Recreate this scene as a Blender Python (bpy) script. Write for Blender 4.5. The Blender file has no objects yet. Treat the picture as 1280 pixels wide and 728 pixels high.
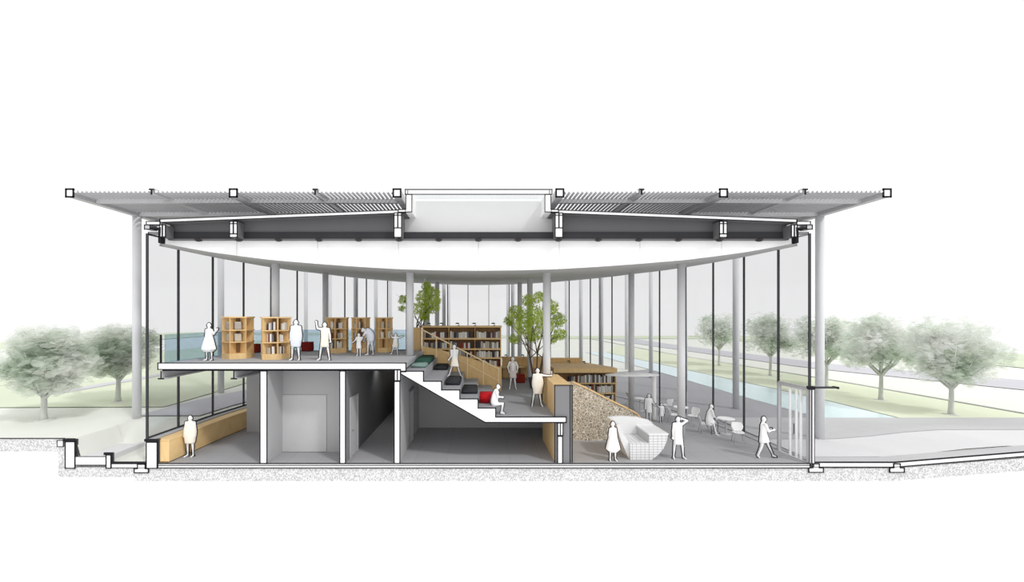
import bpy, bmesh, math, random
import numpy as np
from mathutils import Vector, Matrix

random.seed(7)
C = bpy.context.scene.collection
S, F = 33.6, 500.0                 # drawing units per metre, viewing distance in drawing units
EYE = (579 - 395) / S


def X(px, d=1.0): return (px - 598) * d / S
def Z(py, d=1.0): return EYE - (py - 395) * d / S
def Y(d): return (d - 1) * F / S


def P(px, py, d): return Vector((X(px, d), Y(d), Z(py, d)))


# ------------------------------------------------------------------ materials
def lin(c):
    c = c / 255
    return c / 12.92 if c <= .04045 else ((c + .055) / 1.055) ** 2.4


def rgb(*c): return tuple(lin(v) for v in c) + (1,)


def new_mat(name):
    m = bpy.data.materials.new(name)
    m.use_nodes = True
    nt = m.node_tree
    nt.nodes.clear()
    out = nt.nodes.new('ShaderNodeOutputMaterial')
    return m, nt, out


def ramp(nt, stops, interp='LINEAR'):
    r = nt.nodes.new('ShaderNodeValToRGB')
    r.color_ramp.interpolation = interp
    e = r.color_ramp.elements
    while len(e) < len(stops): e.new(0.5)
    for k, (p, c) in enumerate(stops): e[k].position = p; e[k].color = c
    return r


def coords(nt, scale=(1, 1, 1), rot=(0, 0, 0)):
    t = nt.nodes.new('ShaderNodeTexCoord')
    mp = nt.nodes.new('ShaderNodeMapping')
    mp.inputs['Scale'].default_value = scale
    mp.inputs['Rotation'].default_value = rot
    nt.links.new(t.outputs['Object'], mp.inputs['Vector'])
    return mp.outputs['Vector']


def mat(name, c, var=.04, scale=3.0, rough=.75, stretch=(1, 1, 1), metallic=0.0, spec=.3):
    """matte paint with a faint noise in it"""
    m, nt, out = new_mat(name)
    b = nt.nodes.new('ShaderNodeBsdfPrincipled')
    n = nt.nodes.new('ShaderNodeTexNoise')
    n.inputs['Scale'].default_value = scale
    n.inputs['Detail'].default_value = 3
    nt.links.new(coords(nt, stretch), n.inputs['Vector'])
    col = rgb(*c)
    lo = tuple(max(0, v * (1 - var)) for v in col[:3]) + (1,)
    hi = tuple(min(1, v * (1 + var)) for v in col[:3]) + (1,)
    r = ramp(nt, [(.3, lo), (.7, hi)])
    nt.links.new(n.outputs['Fac'], r.inputs['Fac'])
    nt.links.new(r.outputs['Color'], b.inputs['Base Color'])
    b.inputs['Roughness'].default_value = rough
    b.inputs['Metallic'].default_value = metallic
    b.inputs['Specular IOR Level'].default_value = spec
    nt.links.new(b.outputs[0], out.inputs[0])
    return m


def wood_mat(name, a, b2, stretch):
    m, nt, out = new_mat(name)
    b = nt.nodes.new('ShaderNodeBsdfPrincipled')
    n = nt.nodes.new('ShaderNodeTexNoise')
    n.inputs['Scale'].default_value = 2.2
    n.inputs['Detail'].default_value = 5
    nt.links.new(coords(nt, stretch), n.inputs['Vector'])
    r = ramp(nt, [(.3, rgb(*a)), (.7, rgb(*b2))])
    nt.links.new(n.outputs['Fac'], r.inputs['Fac'])
    nt.links.new(r.outputs['Color'], b.inputs['Base Color'])
    b.inputs['Roughness'].default_value = .6
    b.inputs['Specular IOR Level'].default_value = .25
    nt.links.new(b.outputs[0], out.inputs[0])
    return m


def glass_mat(name, c, gloss=.04):
    m, nt, out = new_mat(name)
    t = nt.nodes.new('ShaderNodeBsdfTransparent')
    n = nt.nodes.new('ShaderNodeTexNoise')
    n.inputs['Scale'].default_value = .6
    nt.links.new(coords(nt), n.inputs['Vector'])
    r = ramp(nt, [(.3, tuple(v * .99 for v in c) + (1,)), (.7, tuple(c) + (1,))])
    nt.links.new(n.outputs['Fac'], r.inputs['Fac'])
    nt.links.new(r.outputs['Color'], t.inputs['Color'])
    g = nt.nodes.new('ShaderNodeBsdfGlossy')
    g.inputs['Roughness'].default_value = .08
    mx = nt.nodes.new('ShaderNodeMixShader')
    mx.inputs[0].default_value = gloss
    nt.links.new(t.outputs[0], mx.inputs[1])
    nt.links.new(g.outputs[0], mx.inputs[2])
    nt.links.new(mx.outputs[0], out.inputs[0])
    return m


def leaf_mat(name, stops, clear=0.0, scale=1.2):
    m, nt, out = new_mat(name)
    d = nt.nodes.new('ShaderNodeBsdfDiffuse')
    tl = nt.nodes.new('ShaderNodeBsdfTranslucent')
    n = nt.nodes.new('ShaderNodeTexNoise')
    n.inputs['Scale'].default_value = scale
    n.inputs['Detail'].default_value = 4
    nt.links.new(coords(nt), n.inputs['Vector'])
    r = ramp(nt, [(p, rgb(*c)) for p, c in stops])
    nt.links.new(n.outputs['Fac'], r.inputs['Fac'])
    nt.links.new(r.outputs['Color'], d.inputs['Color'])
    nt.links.new(r.outputs['Color'], tl.inputs['Color'])
    a = nt.nodes.new('ShaderNodeMixShader')
    a.inputs[0].default_value = .55
    nt.links.new(d.outputs[0], a.inputs[1])
    nt.links.new(tl.outputs[0], a.inputs[2])
    last = a
    if clear:
        t = nt.nodes.new('ShaderNodeBsdfTransparent')
        mx = nt.nodes.new('ShaderNodeMixShader')
        mx.inputs[0].default_value = clear
        nt.links.new(a.outputs[0], mx.inputs[1])
        nt.links.new(t.outputs[0], mx.inputs[2])
        last = mx
    nt.links.new(last.outputs[0], out.inputs[0])
    return m


def soil_mat():
    m, nt, out = new_mat('stippled_soil')
    b = nt.nodes.new('ShaderNodeBsdfPrincipled')
    n = nt.nodes.new('ShaderNodeTexNoise')
    n.inputs['Scale'].default_value = 24
    n.inputs['Detail'].default_value = 2
    nt.links.new(coords(nt), n.inputs['Vector'])
    r = ramp(nt, [(.40, rgb(186, 186, 186)), (.58, rgb(232, 232, 232))])
    nt.links.new(n.outputs['Fac'], r.inputs['Fac'])
    nt.links.new(r.outputs['Color'], b.inputs['Base Color'])
    b.inputs['Roughness'].default_value = .95
    b.inputs['Specular IOR Level'].default_value = 0
    nt.links.new(b.outputs[0], out.inputs[0])
    return m


def mosaic_mat():
    m, nt, out = new_mat('crazed_mosaic')
    b = nt.nodes.new('ShaderNodeBsdfPrincipled')
    v = nt.nodes.new('ShaderNodeTexVoronoi')
    v.feature = 'DISTANCE_TO_EDGE'
    v.inputs['Scale'].default_value = 9
    vec = coords(nt)
    nt.links.new(vec, v.inputs['Vector'])
    v2 = nt.nodes.new('ShaderNodeTexVoronoi')
    v2.inputs['Scale'].default_value = 9
    nt.links.new(vec, v2.inputs['Vector'])
    cells = ramp(nt, [(0, rgb(150, 140, 124)), (.45, rgb(182, 170, 150)), (.8, rgb(134, 126, 112)), (1, rgb(196, 184, 164))])
    nt.links.new(v2.outputs['Color'], cells.inputs['Fac'])
    edge = ramp(nt, [(.03, (1, 1, 1, 1)), (.07, (0, 0, 0, 1))])
    nt.links.new(v.outputs['Distance'], edge.inputs['Fac'])
    mx = nt.nodes.new('ShaderNodeMix')
    mx.data_type = 'RGBA'
    nt.links.new(edge.outputs['Color'], mx.inputs[0])
    nt.links.new(cells.outputs['Color'], mx.inputs[6])
    mx.inputs[7].default_value = rgb(238, 232, 220)
    nt.links.new(mx.outputs[2], b.inputs['Base Color'])
    b.inputs['Roughness'].default_value = .7
    nt.links.new(b.outputs[0], out.inputs[0])
    return m


def brick_mat(name, c1, c2, joint, w, h, mortar, rot=(0, 0, 0)):
    m, nt, out = new_mat(name)
    b = nt.nodes.new('ShaderNodeBsdfPrincipled')
    k = nt.nodes.new('ShaderNodeTexBrick')
    k.offset = 0
    k.inputs['Scale'].default_value = 1
    k.inputs['Brick Width'].default_value = w
    k.inputs['Row Height'].default_value = h
    k.inputs['Mortar Size'].default_value = mortar
    k.inputs['Color1'].default_value = rgb(*c1)
    k.inputs['Color2'].default_value = rgb(*c2)
    k.inputs['Mortar'].default_value = rgb(*joint)
    nt.links.new(coords(nt, (1, 1, 1), rot), k.inputs['Vector'])
    nt.links.new(k.outputs['Color'], b.inputs['Base Color'])
    b.inputs['Roughness'].default_value = .6
    b.inputs['Specular IOR Level'].default_value = .25
    nt.links.new(b.outputs[0], out.inputs[0])
    return m


M = {}
M['cut'] = mat('white_section', (250, 250, 250), .01, rough=.9, spec=0)
M['line'] = mat('dark_outline', (44, 44, 47), .05, rough=.9, spec=0)
M['thin_line'] = mat('grey_outline', (84, 84, 88), .05, rough=.9, spec=0)
M['white'] = mat('white_paint', (252, 252, 252), .015)
M['rooflight'] = mat('rooflight_white', (226, 226, 226), .01, .5)
M['desk'] = mat('desk_white', (230, 230, 230), .02)
M['dark_pave'] = mat('shade_toned_paving', (172, 172, 175), .03, .5, rough=.95, spec=0)  # roof shade put into the paving colour as a darker grey
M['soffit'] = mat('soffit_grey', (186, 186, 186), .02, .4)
M['steel'] = mat('dark_grey_steel', (108, 108, 110), .06, .5)
M['black_steel'] = mat('near_black_steel', (52, 52, 55), .06)
M['grey_steel'] = mat('galvanised_grey', (192, 192, 194), .05, 1.2, rough=.5)
M['rod'] = mat('pale_louvre_grey', (188, 188, 190), .05, 1.2, rough=.5)
M['mullion'] = mat('mullion_grey', (62, 63, 66), .05)
M['column'] = mat('pale_column_grey', (222, 223, 225), .02, .6)
M['floor'] = brick_mat('grey_stone_floor', (164, 164, 167), (168, 168, 170), (153, 153, 156), 1.2, 1.2, .012)
M['upper_floor'] = mat('upper_grey_floor', (178, 178, 181), .04, .8)
M['grey_wall'] = mat('grey_wall', (178, 178, 179), .03, .5)
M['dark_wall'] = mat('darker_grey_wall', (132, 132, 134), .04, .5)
M['step'] = mat('step_grey', (156, 157, 161), .04, .8)
M['pale_door'] = mat('pale_door', (196, 196, 196), .02)
M['wood'] = wood_mat('honey_wood', (226, 190, 134), (238, 206, 152), (6, 1, 1))
M['wood_v'] = wood_mat('honey_wood_upright', (220, 184, 130), (234, 200, 146), (6, 6, 1))
M['pale_wood'] = wood_mat('pale_beech', (238, 212, 168), (246, 226, 186), (6, 1, 1))
M['wood_dark'] = wood_mat('dark_oak', (120, 92, 60), (140, 108, 72), (6, 6, 1))  # darker brown wood for plinths, backs and cores
M['glass'] = glass_mat('grey_glass', (.868, .87, .873), .02)
M['blue_glass'] = glass_mat('blue_glass', (.72, .81, .89), .04)
M['clear_glass'] = glass_mat('clear_glass', (.97, .975, .975), .03)
M['soil'] = soil_mat()
M['mosaic'] = mosaic_mat()
M['tile'] = brick_mat('white_tile', (226, 226, 226), (222, 222, 222), (186, 186, 186), .16, .10, .012, (math.pi / 2, 0, 0))
M['lawn'] = mat('pale_lawn', (228, 230, 222), .03, .25, rough=.95, spec=0)  # outdoor ground tones are bleached: haze put into their colours
M['far_green'] = mat('far_green_field', (210, 217, 195), .05, .1, rough=.95, spec=0)
M['lawn_green'] = mat('yellow_green_lawn', (222, 227, 204), .03, .25, rough=.95, spec=0)
M['road'] = mat('pale_asphalt', (200, 200, 205), .03, .3, rough=.95, spec=0)
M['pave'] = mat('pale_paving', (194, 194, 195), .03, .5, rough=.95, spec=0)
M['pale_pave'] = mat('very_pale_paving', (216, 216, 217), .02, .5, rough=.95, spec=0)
M['kerb'] = mat('kerb_grey', (190, 192, 188), .03, .5, rough=.95, spec=0)
M['water'] = mat('pale_water', (216, 236, 240), .02, .3, rough=.25, spec=.4)
M['skin'] = mat('white_figure', (247, 247, 247), .01, rough=.9, spec=0)
M['cloth_white'] = mat('white_cloth', (250, 250, 250), .012, 8, rough=.95, spec=0)
M['cloth_cream'] = mat('cream_cloth', (247, 240, 226), .015, 8, rough=.95, spec=0)
M['cloth_blue'] = mat('bluish_white_cloth', (232, 236, 246), .015, 8, rough=.95, spec=0)
M['cloth_pink'] = mat('greyish_pink_cloth', (226, 216, 212), .015, 8, rough=.95, spec=0)
M['green_pad'] = mat('dark_green_fabric', (44, 78, 66), .1, 12, rough=.95)
M['teal_pad'] = mat('grey_green_fabric', (128, 152, 146), .06, 12, rough=.95)
M['black_pad'] = mat('black_fabric', (52, 53, 56), .1, 12, rough=.95)
M['red_pad'] = mat('red_fabric', (188, 26, 34), .08, 12, rough=.95)
M['red_stool'] = mat('dark_red_fabric', (138, 38, 30), .08, 12, rough=.95)
M['bark'] = mat('brown_bark', (104, 84, 66), .15, 6, stretch=(1, 1, .2))
M['pale_bark'] = mat('pale_bark', (206, 208, 202), .08, 6, stretch=(1, 1, .2))
M['leaf'] = leaf_mat('fresh_leaf', [(.3, (198, 222, 84)), (.5, (230, 243, 124)), (.7, (245, 252, 184))])
M['pale_leaf'] = leaf_mat('pale_leaf', [(.38, (214, 224, 210)), (.5, (240, 243, 237)), (.62, (252, 252, 250))], .66, .5)  # haze on the outdoor trees put into pale, part-clear leaves
M['planter'] = mat('dark_planter', (74, 74, 76), .05)
M['earth'] = mat('planter_earth', (78, 64, 52), .2, 20)
M['lamp'] = mat('black_lamp', (48, 42, 38), .05, rough=.4)
M['page'] = mat('page_cream', (226, 220, 206), .03, 40)
BOOKC = [(222, 219, 212), (176, 168, 160), (92, 76, 70), (60, 60, 72), (132, 64, 54), (196, 186, 166), (236, 234, 230), (110, 112, 116)]
BOOKN = ['white', 'grey', 'brown', 'navy', 'rust red', 'beige', 'pale', 'slate grey']
for k, c in enumerate(BOOKC): M['book%d' % k] = mat('book_cover_' + BOOKN[k].replace(' ', '_'), c, .08, 10)


# ------------------------------------------------------------------ helpers
def link(name, me, parent=None):
    o = bpy.data.objects.new(name, me)
    C.objects.link(o)
    if parent is not None: o.parent = parent
    return o


def obj(name, bm, m, parent=None, smooth=False, recalc=True):
    if recalc: bmesh.ops.recalc_face_normals(bm, faces=bm.faces)
    me = bpy.data.meshes.new(name)
    bm.to_mesh(me)
    bm.free()
    for x in (m if isinstance(m, (list, tuple)) else [m]): me.materials.append(x)
    if smooth:
        for p in me.polygons: p.use_smooth = True
    return link(name, me, parent)


def struct(o): o['kind'] = 'structure'; return o


def tag(o, label, cat, group=None):
    o['label'] = label
    o['category'] = cat
    if group: o['group'] = group
    return o


def thing(name, label, cat, loc=(0, 0, 0), rotz=0, group=None):
    o = bpy.data.objects.new(name, None)
    o.empty_display_size = .1
    C.objects.link(o)
    o.location = loc
    o.rotation_euler = (0, 0, rotz)
    return tag(o, label, cat, group)


def box(bm, x0, x1, y0, y1, z0, z1, mi=0, M4=None):
    v = [bm.verts.new((x, y, z)) for x in (x0, x1) for y in (y0, y1) for z in (z0, z1)]
    fs = []
    for q in ((0, 1, 3, 2), (4, 6, 7, 5), (0, 4, 5, 1), (2, 3, 7, 6), (0, 2, 6, 4), (1, 5, 7, 3)):
        f = bm.faces.new([v[i] for i in q])
        f.material_index = mi
        fs.append(f)
    if M4 is not None:
        for w in v: w.co = M4 @ w.co
    return fs


def bbox(bm, x0, x1, y0, y1, z0, z1, b=.01, mi=0):
    """a box with softened edges"""
    t = bmesh.new()
    box(t, x0, x1, y0, y1, z0, z1, mi)
    bmesh.ops.bevel(t, geom=t.edges[:], offset=b, segments=2, affect='EDGES', clamp_overlap=True)
    add_bm(bm, t)


def add_bm(bm, t, M4=None):
    mp = {}
    for v in t.verts: mp[v] = bm.verts.new(M4 @ v.co if M4 is not None else v.co)
    for f in t.faces:
        try:
            n = bm.faces.new([mp[v] for v in f.verts])
            n.material_index = f.material_index
        except ValueError: pass
    t.free()


def frame_of(t):
    t = Vector(t).normalized()
    a = Vector((0, 0, 1)) if abs(t.z) < .9 else Vector((1, 0, 0))
    u = t.cross(a).normalized()
    return u, t.cross(u).normalized()


def tube(bm, pts, radii, n=8, mi=0, caps=True):
    pts = [Vector(p) for p in pts]
    if not isinstance(radii, (list, tuple)): radii = [radii] * len(pts)
    rings = []
    for i, p in enumerate(pts):
        t = pts[min(i + 1, len(pts) - 1)] - pts[max(i - 1, 0)]
        u, w = frame_of(t)
        rings.append([bm.verts.new(p + (u * math.cos(a) + w * math.sin(a)) * radii[i]) for a in [2 * math.pi * k / n for k in range(n)]])
    for a, b in zip(rings, rings[1:]):
        for k in range(n):
            f = bm.faces.new((a[k], a[(k + 1) % n], b[(k + 1) % n], b[k]))
            f.material_index = mi
    if caps:
        bm.faces.new(rings[0][::-1]).material_index = mi
        bm.faces.new(rings[-1]).material_index = mi


def lathe(bm, prof, n=24, mi=0, c=(0, 0)):
    rings = []
    for r, z in prof:
        rings.append([bm.verts.new((c[0] + r * math.cos(2 * math.pi * k / n), c[1] + r * math.sin(2 * math.pi * k / n), z)) for k in range(n)])
    for a, b in zip(rings, rings[1:]):
        for k in range(n):
            bm.faces.new((a[k], a[(k + 1) % n], b[(k + 1) % n], b[k])).material_index = mi
    bm.faces.new(rings[0][::-1]).material_index = mi
    bm.faces.new(rings[-1]).material_index = mi


def poly_prism(bm, pts, y0, y1, mf=0, ms=1):
    """pts: (x, z) metres; front face at y0"""
    a = [bm.verts.new((x, y0, z)) for x, z in pts]
    b = [bm.verts.new((x, y1, z)) for x, z in pts]
    fs = [bm.faces.new(a)]
    fs[0].material_index = mf
    bk = bm.faces.new(b[::-1])
    bk.material_index = ms
    n = len(pts)
    for k in range(n):
        f = bm.faces.new((a[k], b[k], b[(k + 1) % n], a[(k + 1) % n]))
        f.material_index = ms
    fs[0].normal_update(); bk.normal_update()
    bmesh.ops.triangulate(bm, faces=[fs[0], bk])


def flat_prism(bm, pts, z0, z1, mi=0):
    """pts: (x, y) metres, a plate between z0 and z1"""
    a = [bm.verts.new((x, y, z1)) for x, y in pts]
    b = [bm.verts.new((x, y, z0)) for x, y in pts]
    f1, f2 = bm.faces.new(a), bm.faces.new(b[::-1])
    n = len(pts)
    for k in range(n): bm.faces.new((a[k], b[k], b[(k + 1) % n], a[(k + 1) % n])).material_index = mi
    f1.material_index = f2.material_index = mi
    f1.normal_update(); f2.normal_update()
    bmesh.ops.triangulate(bm, faces=[f1, f2])


def outline(pts, y0, parent, w=1.15, closed=True, m='line'):
    bm = bmesh.new()
    n = len(pts)
    h = w / S / 2
    for k in range(n if closed else n - 1):
        a, b = Vector((pts[k][0], 0, pts[k][1])), Vector((pts[(k + 1) % n][0], 0, pts[(k + 1) % n][1]))
        t = (b - a)
        L = t.length
        if L < 1e-5: continue
        t.normalize()
        R = Matrix(((t.x, 0, -t.z, a.x), (0, 1, 0, 0), (t.z, 0, t.x, a.z), (0, 0, 0, 1)))
        box(bm, -h, L + h, y0 - .012, y0 + .012, -h, h, 0, R)
    return obj('cut_outline', bm, M[m], parent)


def cut(name, px, y0=0.0, y1=3.0, front='cut', side='grey_wall', w=1.15, line='line', parent=None):
    """a building element cut by the section: extruded profile with a dark outline on the cut face"""
    pts = [(X(a), Z(b)) for a, b in px]
    bm = bmesh.new()
    poly_prism(bm, pts, y0, y1)
    o = obj(name, bm, [M[front], M[side]], parent)
    if parent is None: struct(o)
    if w: outline(pts, y0, o, w, True, line)
    return o


def rect(x0, y0, x1, y1): return [(x0, y0), (x1, y0), (x1, y1), (x0, y1)]


# ------------------------------------------------------------------ the plan curve of the glass wall (drawing units)
HALF = [(414, 0), (412, 50), (409, 117), (400, 181), (387, 245), (366, 308), (336, 367), (309, 425), (275, 481), (236, 533),
        (194, 583), (144, 624), (90, 656), (30, 675), (0, 678)]


def catmull(pts, n=6):
    p = [np.array(q, float) for q in pts]
    p = [2 * p[0] - p[1]] + p + [p[-1] * np.array([-1, 1]) + 0 * p[-1] if abs(p[-1][0]) > 1 else np.array([-p[-2][0], p[-2][1]])]
    out = []
    for i in range(1, len(p) - 2):
        for k in range(n):
            t = k / n
            a, b, c, d = p[i - 1], p[i], p[i + 1], p[i + 2]
            out.append(.5 * (2 * b + (c - a) * t + (2 * a - 5 * b + 4 * c - d) * t * t + (3 * b - a - 3 * c + d) * t ** 3))
    out.append(p[-2])
    return np.array(out)


half = catmull(HALF)
RING = np.concatenate([half, (half[:-1] * np.array([-1, 1]))[::-1]]) / S       # from right front round the back to left front
ring_u = RING[:, 0] * S / (1 + RING[:, 1] * S / F)                              # picture offset of each ring point
ring_th = np.arctan2(RING[:, 1], RING[:, 0])
ring_r = np.hypot(RING[:, 0], RING[:, 1])


def ring_at_u(u):
    x = np.interp(-u, -ring_u, RING[:, 0])
    y = np.interp(-u, -ring_u, RING[:, 1])
    return Vector((float(x), float(y), 0))


def ring_radius(th): return float(np.interp(th, ring_th, ring_r))


# ------------------------------------------------------------------ lie of the land
def smooth(a, b, v):
    t = min(1, max(0, (v - a) / (b - a)))
    return t * t * (3 - 2 * t)


def land(x, y):
    th = math.atan2(max(y, 0), x)
    z = -.03 + .95 * smooth(math.radians(75), math.radians(118), th)
    if x < 0:
        px = x * S + 598
        pit = .92
        if px > 139: pit = .0
        elif px > 97: pit = .2
        k = 1 - smooth(1.4, 2.6, y)
        z = z * (1 - k) + min(z, pit) * k if px > 95 else z
    if x > 0: z += .42 * smooth(15.4, 20.6, x) * (1 - smooth(2.5, 6.0, y))
    return z


def build_ground():
    bm = bmesh.new()
    ths = [math.radians(a) for a in np.concatenate([np.linspace(0, 12, 13)[:-1], np.linspace(12, 166, 78)[:-1], np.linspace(166, 180, 71)])]
    ts = [0, .15, .3, .45, .6, .8, 1., 1.2, 1.4, 1.6, 1.8, 2., 2.2, 2.4, 2.6, 2.75, 2.85, 2.95, 3.05, 3.15, 3.3, 3.6, 4, 4.6, 5.4, 6.5, 8, 10, 13, 17, 22, 30, 40, 55, 75, 110]
    rows = []
    for th in ths:
        r0 = ring_radius(th) + .06
        c, s = math.cos(th), math.sin(th)
        lim = min([78 / c if c > 1e-6 else 1e9, -82 / c if c < -1e-6 else 1e9, 95 / s if s > 1e-6 else 1e9])
        row = []
        for t in ts:
            r = min(r0 + t, lim - (110 - t) * 1e-4)
            x, y = r * c, r * s
            row.append(bm.verts.new((x, y, land(x, y))))
        rows.append(row)
    for a, b in zip(rows, rows[1:]):
        for k in range(len(ts) - 1): bm.faces.new((a[k], a[k + 1], b[k + 1], b[k]))
    return struct(obj('ground', bm, M['lawn'], smooth=True))


build_ground()


def strip(name, left, right, m, dz=.03, n=14):
    """a band of ground between two plan polylines (metres)"""
    def res(pl):
        pl = [Vector(p).to_3d() for p in pl]
        L = [0]
        for a, b in zip(pl, pl[1:]): L.append(L[-1] + (b - a).length)
        o = []
        for k in range(n + 1):
            t = L[-1] * k / n
            o.append((float(np.interp(t, L, [p.x for p in pl])), float(np.interp(t, L, [p.y for p in pl]))))
        return o
    A, B = res(left), res(right)
    bm = bmesh.new()
    w = 6
    rows = []
    for a, b in zip(A, B):
        row = []
        for k in range(w + 1):
            x, y = a[0] + (b[0] - a[0]) * k / w, a[1] + (b[1] - a[1]) * k / w
            row.append(bm.verts.new((x, y, land(x, y) + dz)))
        rows.append(row)
    for a, b in zip(rows, rows[1:]):
        for k in range(w): bm.faces.new((a[k], a[k + 1], b[k + 1], b[k]))
    return struct(obj(name, bm, M[m]))


strip('road', [(39, 3), (40.5, 14), (34.6, 27), (31, 62), (30, 94)], [(47, 3), (48, 16), (40, 30), (37, 62), (37, 94)], 'road', .05, 24)
strip('road_kerb', [(30.6, 6), (30.0, 20), (27.6, 40), (26, 94)], [(30.9, 6), (30.3, 20), (27.9, 40), (26.4, 94)], 'kerb', .05, 24)
strip('canal_water', [(18.3, 6.5), (17.9, 12), (17.6, 24), (16, 45)], [(22.4, 6.5), (22.4, 12), (21, 26), (19, 45)], 'water', .04, 16)
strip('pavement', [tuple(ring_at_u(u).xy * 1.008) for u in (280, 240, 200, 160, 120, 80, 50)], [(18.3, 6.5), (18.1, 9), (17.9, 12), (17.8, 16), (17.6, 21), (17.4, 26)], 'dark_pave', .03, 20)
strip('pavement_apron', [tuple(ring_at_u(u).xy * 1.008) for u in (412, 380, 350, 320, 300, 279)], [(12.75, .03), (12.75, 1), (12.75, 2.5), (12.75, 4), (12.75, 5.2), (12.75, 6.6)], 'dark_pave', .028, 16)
strip('lawn_east', [(22.6, 6.6), (22.6, 12), (21.2, 26), (19.2, 45)], [(30.4, 6.6), (30.0, 18), (28.5, 32), (26, 60)], 'lawn_green', .03, 16)
strip('forecourt_shade_band', [(12.6, 2.8), (75, 2.8)], [(12.6, 6.5), (75, 6.5)], 'pave', .06, 40)  # shade band on the forecourt, put into the colour as darker paving
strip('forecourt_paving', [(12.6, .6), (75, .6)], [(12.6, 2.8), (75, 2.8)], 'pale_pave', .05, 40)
strip('field_east', [(57, 2), (57, 94)], [(77.5, 2), (77.5, 94)], 'far_green', .06)
strip('field_west', [(-81.5, 2), (-81.5, 94)], [(-60, 2), (-60, 94)], 'far_green', .06)
strip('field_north', [(-59, 80), (56, 80)], [(-59, 94), (56, 94)], 'far_green', .06)
strip('lawn_west', [(-40, 4.5), (-40, 60)], [(-15.6, 5), (-15.6, 30)], 'far_green', .04)
strip('path_west', [(-25.2, 8), (-24.4, 22)], [(-24.2, 8), (-23.4, 22)], 'road', .06)
strip('perimeter_path', [(-15.4, 3.2), (-15.2, 6), (-14.4, 9), (-12, 13)], [(-12.6, 3.2), (-12.4, 5.2), (-11.8, 7.5), (-10, 11.6)], 'road', .05)

# ------------------------------------------------------------------ soil and cut foundations
cut('soil', [(-70, 549), (80, 549), (80, 585), (1118, 586), (1310, 571), (1310, 587), (1118, 602), (168, 602), (168, 597), (72, 597), (72, 565), (-70, 565)],
    .02, .5, 'soil', 'soil', 0)
o = cut('ground_edge', rect(-70, 547.6, 82, 549.2), .0, .3, 'thin_line', 'lawn', 0)
cut('kerb_stone', rect(72, 551, 79.5, 558.5), -.01, .3, w=.8, line='thin_line')
cut('wall_retaining', rect(82, 552.5, 94, 585.5), -.01, 1.5, side='pale_pave')
cut('wall_retaining_cap', [(79, 549), (97, 549), (97, 571), (94.6, 571), (94.6, 552), (79, 552)], -.02, .03, 'line', 'thin_line', 0)
cut('floor_lightwell', rect(94.6, 571, 133, 581.5), -.01, 1.5, side='pale_pave', w=.8, line='thin_line')
cut('wall_upstand', rect(133, 569, 139, 585.5), -.01, 1.5, side='pale_pave')
cut('wall_upstand_cap', [(130, 566), (142, 566), (142, 578), (139.6, 578), (139.6, 569), (130, 569)], -.02, .03, 'line', 'thin_line', 0)
cut('floor_gutter', rect(139.6, 580, 182, 585), -.01, 1.5, side='pale_pave', w=.8)
cut('floor_gutter_finish', rect(139.6, 577.5, 182, 579.5), -.02, .03, 'line', 'thin_line', 0)
cut('footing_left', [(168.5, 586), (172.5, 586), (172.5, 580.5), (182, 580.5), (182, 586), (186, 586), (186, 591), (168.5, 591)], -.02, .4)
cut('wall_sill', rect(183.5, 553, 197, 585.5), -.02, .1)
cut('wall_sill_cap', [(181, 549), (199.5, 549), (199.5, 577.5), (197.4, 577.5), (197.4, 552.2), (181, 552.2)], -.03, .06, 'line', 'thin_line', 0)
for nm, a in (('footing_door', 1010.5), ('footing_paving', 1111.5)):
    cut(nm, [(a, 585), (a + 5, 585), (a + 5, 580), (a + 13, 580), (a + 13, 585), (a + 18, 585), (a + 18, 590.5), (a, 590.5)], -.02, .4)
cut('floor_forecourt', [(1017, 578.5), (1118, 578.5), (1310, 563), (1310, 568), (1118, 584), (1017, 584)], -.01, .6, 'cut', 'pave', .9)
cut('floor_forecourt_finish', [(1017, 577), (1118, 577), (1310, 561.5), (1310, 563), (1118, 578.8), (1017, 578.8)], -.02, .3, 'line', 'pave', 0)

# ground floor plate following the plan curve
bm = bmesh.new()
flat_prism(bm, [(x, y) for x, y in RING * .998], Z(585), 0.0)
struct(obj('floor', bm, M['floor']))
fl = cut('floor_section', rect(198, 579.6, 1012, 585), -.02, .05, 'cut', 'cut', 1.1)
outline([(X(198), Z(581.8)), (X(1012), Z(581.8))], -.025, fl, .8, False)

# low wall behind the glass where the land is higher
bm = bmesh.new()
seg = [(x, y) for x, y in RING if math.atan2(y, x) > math.radians(84)]
for (x0, y0), (x1, y1) in zip(seg, seg[1:]):
    k = .975
    v = [bm.verts.new(q) for q in ((x0, y0, 0), (x1, y1, 0), (x1, y1, .9), (x0, y0, .9), (x0 * k, y0 * k, 0), (x1 * k, y1 * k, 0), (x1 * k, y1 * k, .9), (x0 * k, y0 * k, .9))]
    for q in ((0, 1, 2, 3), (5, 4, 7, 6), (3, 2, 6, 7), (0, 4, 5, 1)): bm.faces.new([v[i] for i in q])
bmesh.ops.remove_doubles(bm, verts=bm.verts, dist=.001)
struct(obj('wall_plinth', bm, M['grey_wall']))

# ------------------------------------------------------------------ curtain wall: one bay = one window
US = [414, 375, 332, 293.5, 259, 226.5, 194, 167, 140, 113.5, 90, 64, 38.5, 13]
US = US + [-u for u in US[::-1]]
HTOP = EYE + 103 / S


def bar_between(bm, p, q, w, dp, z0, z1):
    t = (q - p).normalized()
    R = Matrix(((t.x, -t.y, 0, p.x), (t.y, t.x, 0, p.y), (0, 0, 1, 0), (0, 0, 0, 1)))
    box(bm, 0, (q - p).length, -dp / 2, dp / 2, z0, z1, 0, R)


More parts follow.
